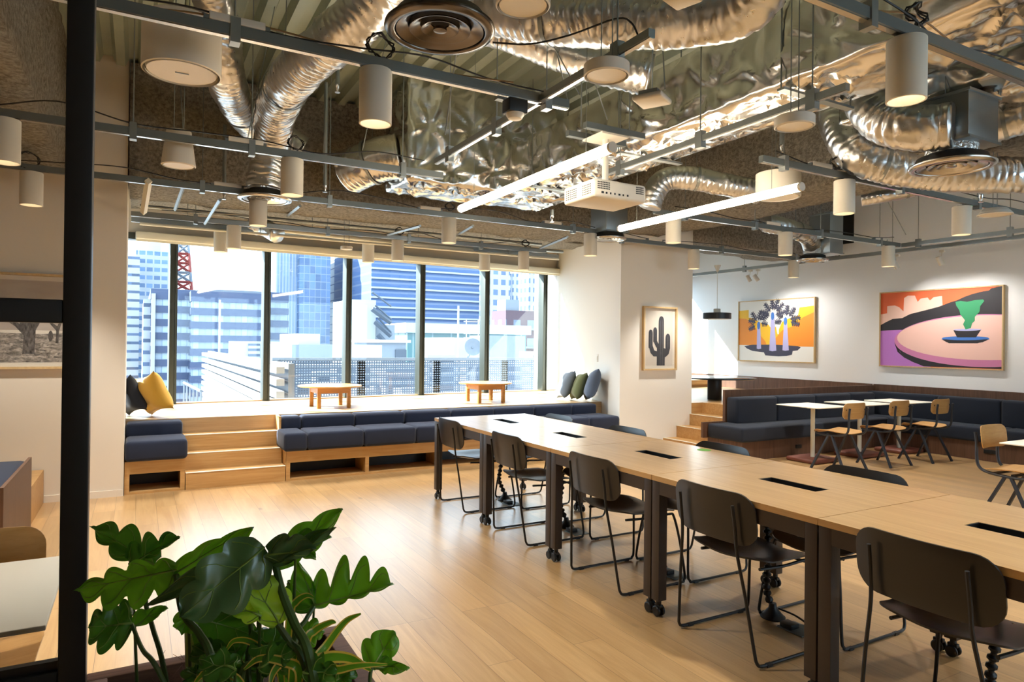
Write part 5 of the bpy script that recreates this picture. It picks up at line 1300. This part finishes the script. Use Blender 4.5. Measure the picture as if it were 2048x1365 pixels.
def leaf(parent, base, tip, wid, wid2, roll, mat, lobes=4, depth=.5, droop=.12, fold=.25, sweep=.55, name='leaf_blade', narrow=1.):
    """lobed leaf: base and tip are points in the room, wid = half width, roll = turn about its own axis (0 faces the viewer)"""
    base, tip = Vector(base), Vector(tip); ax = tip-base; L = ax.length; ax.normalize()
    view = (CP-(base+tip)/2).normalized(); side = ax.cross(view).normalized(); nr = side.cross(ax).normalized()
    q = Matrix.Rotation(roll, 3, ax); side = q @ side; nr = q @ nr
    if nr.z < 0 and abs(roll) < .01: pass
    N, S = 56, 7; P = []
    for i in range(N+1):
        f = i/N; env = (math.sin(PI*min(1, f*.93+.07)**.72))**.8*narrow if f < 1 else 0
        fr_ = (lobes*f*1.02+.15) % 1.; lob = (math.sin(PI*min(1, fr_*1.0)))**.75*(.75+.25*fr_); w = max(0, env)*(1-depth+depth*lob)
        if f > .96: w *= (1-f)/.04
        row = []
        for j in range(-S, S+1):
            u = j/S; a = abs(u); wd = w; w = wd*(wid if j > 0 else wid2); off = sweep*w*a*(.3+.7*a)
            p = base + ax*(f*L - .04*L + off*(.2+.8*f)) + side*(w*u)
            h = -droop*L*(f-.15)**2 + fold*w*a - .25*w*a*a + .006*math.sin(9*f+4*u)
            w = wd
            row.append(p + nr*h)
        P.append(row)
    m = MB(); m.mi = 0; m.grid(P)
    o = m.build(name, mat, parent, angle=180)
    # midrib and side veins stand slightly proud of the blade
    v = MB()
    mid = [P[i][S]+nr*.001 for i in range(0, N-2)]
    v.tube(mid, [max(.0005, .0022*(1-i/len(mid))) for i in range(len(mid))], 5)
    for k in range(lobes):
        f0 = (k+.12)/lobes*.86; i0 = int(f0*N); i1 = min(N-2, int((k+.5)/lobes*N))
        for sg in (-1, 1):
            a = [P[int(i0+(i1-i0)*q_/5)][S+sg*int(round((S-1)*q_/5))]+nr*.0008 for q_ in range(6)]; v.tube(a, .0008, 4)
    v.build('leaf_veins', LEAF_V, o)
    return o
ENDS = []
def stalk(parent, pts, r0, r1, mat=STEM_D, name='leaf_stalk'):
    pts = [Vector(q) for q in pts]; g = pts[0]; soil = Vector((min(.42, max(0, g.x+.02)), min(1.8, g.y+.10), PLZ-.055))
    pts = [soil, soil.lerp(g, .55)+Vector((0, -.03, .02))] + pts[1:] if len(pts) > 2 else [soil, soil.lerp(pts[-1], .6)+Vector((0, .01, .03)), pts[-1]]
    ENDS.append(pts[-1].copy())
    p = smooth_path(pts, 7); n = len(p); return MB().tube(p, [r0+(r1-r0)*i/(n-1) for i in range(n)], 8).build(name, mat, parent)
A = lambda x, y, D: at(x, y, D=D)
root = A(470, 1420, 1.12); root.z = PLZ-.06
pt = thing('philodendron', 'large green lobed-leaf philodendron in the foreground planter', 'plant', tuple(root))
L_ = [  # base, tip, half widths (left of the axis / right of it), roll, material, lobes, lobe depth, droop, fold
    ((346, 1142, 1.20), (136, 1184, 1.16), .034, .058, .0, LEAF_M, 4, .6, .06, .2),
    ((306, 1128, 1.36), (176, 1050, 1.38), .050, .034, -.2, LEAF_D, 3, .6, .0, .2),
    ((262, 1126, 1.32), (364, 1074, 1.34), .012, .046, .3, LEAF_D, 3, .62, .0, .2),
    ((522, 1100, 1.12), (352, 1244, 1.04), .055, .062, -.15, LEAF_S, 3, .34, .10, .25),
    ((518, 1104, 1.16), (280, 1214, 1.10), .030, .022, .4, LEAF_S, 2, .3, .05, .2),
    ((350, 1146, 1.22), (516, 1046, 1.26), .034, .022, .2, LEAF_M, 3, .25, -.16, .3),
    ((412, 1132, 1.24), (536, 1112, 1.26), .044, .024, -.1, LEAF_D, 3, .35, -.08, .2),
    ((550, 1130, 1.18), (690, 1012, 1.22), .030, .034, .3, LEAF_M, 3, .3, -.05, .3),
    ((552, 1126, 1.14), (682, 1052, 1.12), .014, .018, -.3, LEAF_S, 2, .3, -.1, .3),
    ((536, 1112, 1.12), (632, 1098, 1.10), .016, .036, -.1, LEAF_S, 2, .35, .05, .3),
    ((592, 1082, 1.17), (666, 1076, 1.18), .010, .022, .1, LEAF_M, 2, .4, .05, .3),
    ((600, 1090, 1.17), (634, 1122, 1.18), .012, .012, .1, LEAF_M, 1, .2, .05, .3),
    ((628, 1212, 1.22), (794, 1168, 1.22), .012, .082, .0, LEAF_M, 4, .78, .0, .15),
    ((628, 1206, 1.22), (594, 1118, 1.24), .012, .030, .0, LEAF_M, 1, .3, .0, .2),
    ((262, 1248, 1.18), (172, 1256, 1.16), .052, .050, .1, LEAF_D, 3, .45, .04, .2),
    ((264, 1252, 1.20), (338, 1214, 1.24), .012, .022, .5, LEAF_M, 2, .4, .0, .2),
    ((398, 1236, 1.24), (524, 1276, 1.26), .062, .034, .1, LEAF_D, 3, .3, .05, .2),
    ((556, 1246, 1.12), (500, 1152, 1.12), .044, .026, .15, LEAF_B, 2, .25, .05, .3),
    ((520, 1232, 1.11), (456, 1208, 1.11), .020, .020, .1, LEAF_B, 2, .3, .05, .3),
    ((500, 1215, 1.27), (430, 1186, 1.29), .034, .034, .2, LEAF_D, 3, .4, .0, .2),
    ((628, 1216, 1.28), (572, 1160, 1.30), .034, .030, .1, LEAF_D, 2, .35, .0, .2),
    ((566, 1222, 1.30), (600, 1172, 1.32), .030, .030, .1, LEAF_D, 2, .4, .0, .2),
    ((746, 1332, 1.12), (792, 1264, 1.12), .026, .040, .1, LEAF_M, 2, .3, .0, .25),
    ((750, 1332, 1.12), (820, 1340, 1.10), .014, .018, .4, LEAF_M, 2, .5, .0, .25),
    ((376, 1226, 1.2), (364, 1272, 1.2), .024, .024, .2, LEAF_M, 2, .3, .0, .2),
    ((470, 1340, 1.08), (392, 1318, 1.1), .030, .030, .3, LEAF_D, 3, .4, .1, .2),
    ((520, 1335, 1.10), (590, 1298, 1.1), .032, .032, .2, LEAF_D, 3, .4, .1, .2),
    ((610, 1345, 1.08), (672, 1350, 1.06), .034, .034, .3, LEAF_D, 3, .4, .1, .2),
    ((600, 1268, 1.24), (652, 1264, 1.26), .028, .028, .3, LEAF_M, 3, .4, .1, .2),
    ((560, 1305, 1.14), (500, 1258, 1.16), .034, .034, .4, LEAF_D, 3, .3, .1, .2),
    ((440, 1318, 1.2), (380, 1290, 1.22), .03, .03, .2, LEAF_D, 2, .3, .1, .2),
]
random.seed(21)
for k in range(12):
    bx = 400+k*24+rnd(-8, 8); by = rnd(1335, 1375); dd = rnd(1.12, 1.26)
    L_.append(((bx, by, dd), (bx+rnd(-60, 60), by-rnd(28, 62), dd+rnd(-.02, .04)), rnd(.022, .036), rnd(.022, .036), rnd(-.3, .4), (LEAF_D, LEAF_M, LEAF_D)[k % 3], 3, .4, .08, .2))
for b, tp, w, w2, r, mt, lb, dp, dr, fo in L_: leaf(pt, A(*b), A(*tp), w, w2, r, mt, lb, dp, dr, fo)
for pts, r0, r1 in (([(648, 1400, 1.05), (620, 1320, 1.08), (590, 1250, 1.11), (566, 1190, 1.13), (550, 1128, 1.15)], .0095, .006),
                    ([(660, 1400, 1.08), (610, 1330, 1.10), (580, 1285, 1.11), (556, 1250, 1.12)], .008, .005),
                    ([(440, 1400, 1.08), (425, 1330, 1.12), (400, 1270, 1.15), (365, 1225, 1.17), (352, 1150, 1.20)], .008, .005),
                    ([(345, 1400, 1.2), (325, 1325, 1.24), (305, 1255, 1.27), (292, 1195, 1.30), (322, 1130, 1.35)], .005, .004),
                    ([(380, 1400, 1.12), (318, 1345, 1.14), (285, 1300, 1.16), (264, 1250, 1.18)], .005, .0035),
                    ([(505, 1400, 1.12), (496, 1330, 1.16), (502, 1280, 1.2), (500, 1225, 1.24)], .005, .004),
                    ([(560, 1400, 1.12), (590, 1290, 1.17), (612, 1240, 1.2), (632, 1209, 1.22)], .005, .004),
                    ([(745, 1400, 1.1), (740, 1360, 1.11), (754, 1326, 1.12)], .004, .003),
                    ([(470, 1400, 1.1), (485, 1345, 1.12), (520, 1330, 1.13), (548, 1300, 1.14)], .006, .004)):
    stalk(pt, [A(*p) for p in pts], r0, r1)
stalk(pt, [A(388, 1420, 1.3), A(388, 1345, 1.28), A(384, 1265, 1.26)], .017, .013, STEM_P, 'trunk')
for b, *rest in L_:
    q = A(*b)
    if min((q-e).length for e in ENDS) > .03: stalk(pt, [q, q], .0035, .0022)
# striped ribbon plant
root = A(640, 1400, 1.1); root.z = PLZ-.06
rp = thing('ribbon_plant', 'small ribbon plant with yellow-edged leaves at the right end of the planter', 'plant', tuple(root))
def ribbon(parent, pts, w):
    p = [A(*q) for q in pts]; c0 = Vector((p[0].x*.5+.12, p[0].y+.08, PLZ-.05)); p = smooth_path([c0, c0.lerp(p[0], .6)+Vector((0, 0, .02))]+p, 8); n = len(p); P = []; Q = [[], []]
    for i, c in enumerate(p):
        d = (p[min(i+1, n-1)]-p[max(i-1, 0)]).normalized(); s = d.cross((CP-c).normalized()).normalized(); up = s.cross(d); f = i/(n-1); ww = w*(math.sin(PI*(.12+.86*f))**.6)
        P.append([c+s*ww*u+up*(.3*ww*abs(u)) for u in (-1, -.62, -.2, .2, .62, 1)])
    m = MB(); V = m.grid(P)
    for f in m.bm.faces: pass
    for i in range(n-1):
        pass
    k = 0
    m.bm.faces.ensure_lookup_table()
    for i in range(n-1):
        for j in range(5): m.bm.faces[k].material_index = 0 if j in (1, 2, 3) else 1; k += 1
    m.build('leaf_blade', [LEAF_M, VAR_Y], parent, angle=180)
for pts, w in (([(620, 1345, 1.10), (650, 1318, 1.1), (700, 1318, 1.1), (742, 1342, 1.08)], .011), ([(628, 1335, 1.12), (655, 1290, 1.14), (690, 1245, 1.15), (722, 1228, 1.15)], .008),
               ([(612, 1290, 1.14), (630, 1262, 1.15), (660, 1246, 1.15), (672, 1246, 1.15)], .007), ([(580, 1232, 1.2), (592, 1205, 1.2), (612, 1192, 1.2), (628, 1196, 1.2)], .007),
               ([(600, 1350, 1.1), (570, 1325, 1.1), (520, 1318, 1.1), (488, 1340, 1.1)], .008), ([(560, 1345, 1.12), (510, 1290, 1.14), (470, 1282, 1.14), (450, 1305, 1.14)], .006),
               ([(640, 1350, 1.08), (680, 1340, 1.07), (720, 1332, 1.06), (775, 1330, 1.06)], .007), ([(480, 1365, 1.1), (420, 1345, 1.1), (400, 1355, 1.1), (385, 1375, 1.1)], .006), ([(585, 1320, 1.12), (560, 1330, 1.1), (545, 1350, 1.09), (540, 1375, 1.08)], .007)):
    ribbon(rp, pts, w)
# dry fine roots in the planter
m = MB(); random.seed(5)
for k in range(60):
    p = at(rnd(318, 400), rnd(1352, 1420), z=PLZ-.045); q = p+Vector((rnd(-.05, .05), rnd(-.03, .03), rnd(.01, .07)))
    m.tube(smooth_path([p, p.lerp(q, .5)+Vector((rnd(-.015, .015), 0, rnd(0, .012))), q], 3), .0005, 3)
tag(m.build('dry_roots', plain('dry_root_brown', srgb(110, 70, 52), .8)), 'tuft of fine brown dry roots by the pale trunk', 'roots', kind='stuff')
# ------------------------------------------------------------------ daylight
W = bpy.data.worlds.new('sky'); SC.world = W; W.use_nodes = True
nt = W.node_tree; bg = nt.nodes['Background']; bg.inputs['Color'].default_value = (.72, .86, 1.0, 1); bg.inputs['Strength'].default_value = SKY
sd = bpy.data.lights.new('sun', 'SUN'); so = bpy.data.objects.new('sun', sd); COL.objects.link(so)
so.rotation_euler = Vector((1, -.636, -.674)).to_track_quat('-Z', 'Y').to_euler(); sd.energy = SUN; sd.angle = .009; sd.color = (1, .98, .94)
vs = SC.view_settings; vs.view_transform = 'Standard'; vs.look = 'None'; vs.gamma = 1; vs.use_curve_mapping = False; vs.exposure = EXPO
LD.energy = LAMPW
cy = SC.cycles; cy.use_denoising = True
try: cy.denoiser = 'OPENIMAGEDENOISE'; cy.denoising_input_passes = 'RGB_ALBEDO_NORMAL'
except Exception: pass
cy.max_bounces = 7; cy.diffuse_bounces = 4; cy.glossy_bounces = 4; cy.transmission_bounces = 4; cy.transparent_max_bounces = 12
cy.caustics_reflective = False; cy.caustics_refractive = False; cy.sample_clamp_indirect = 6; cy.use_light_tree = True
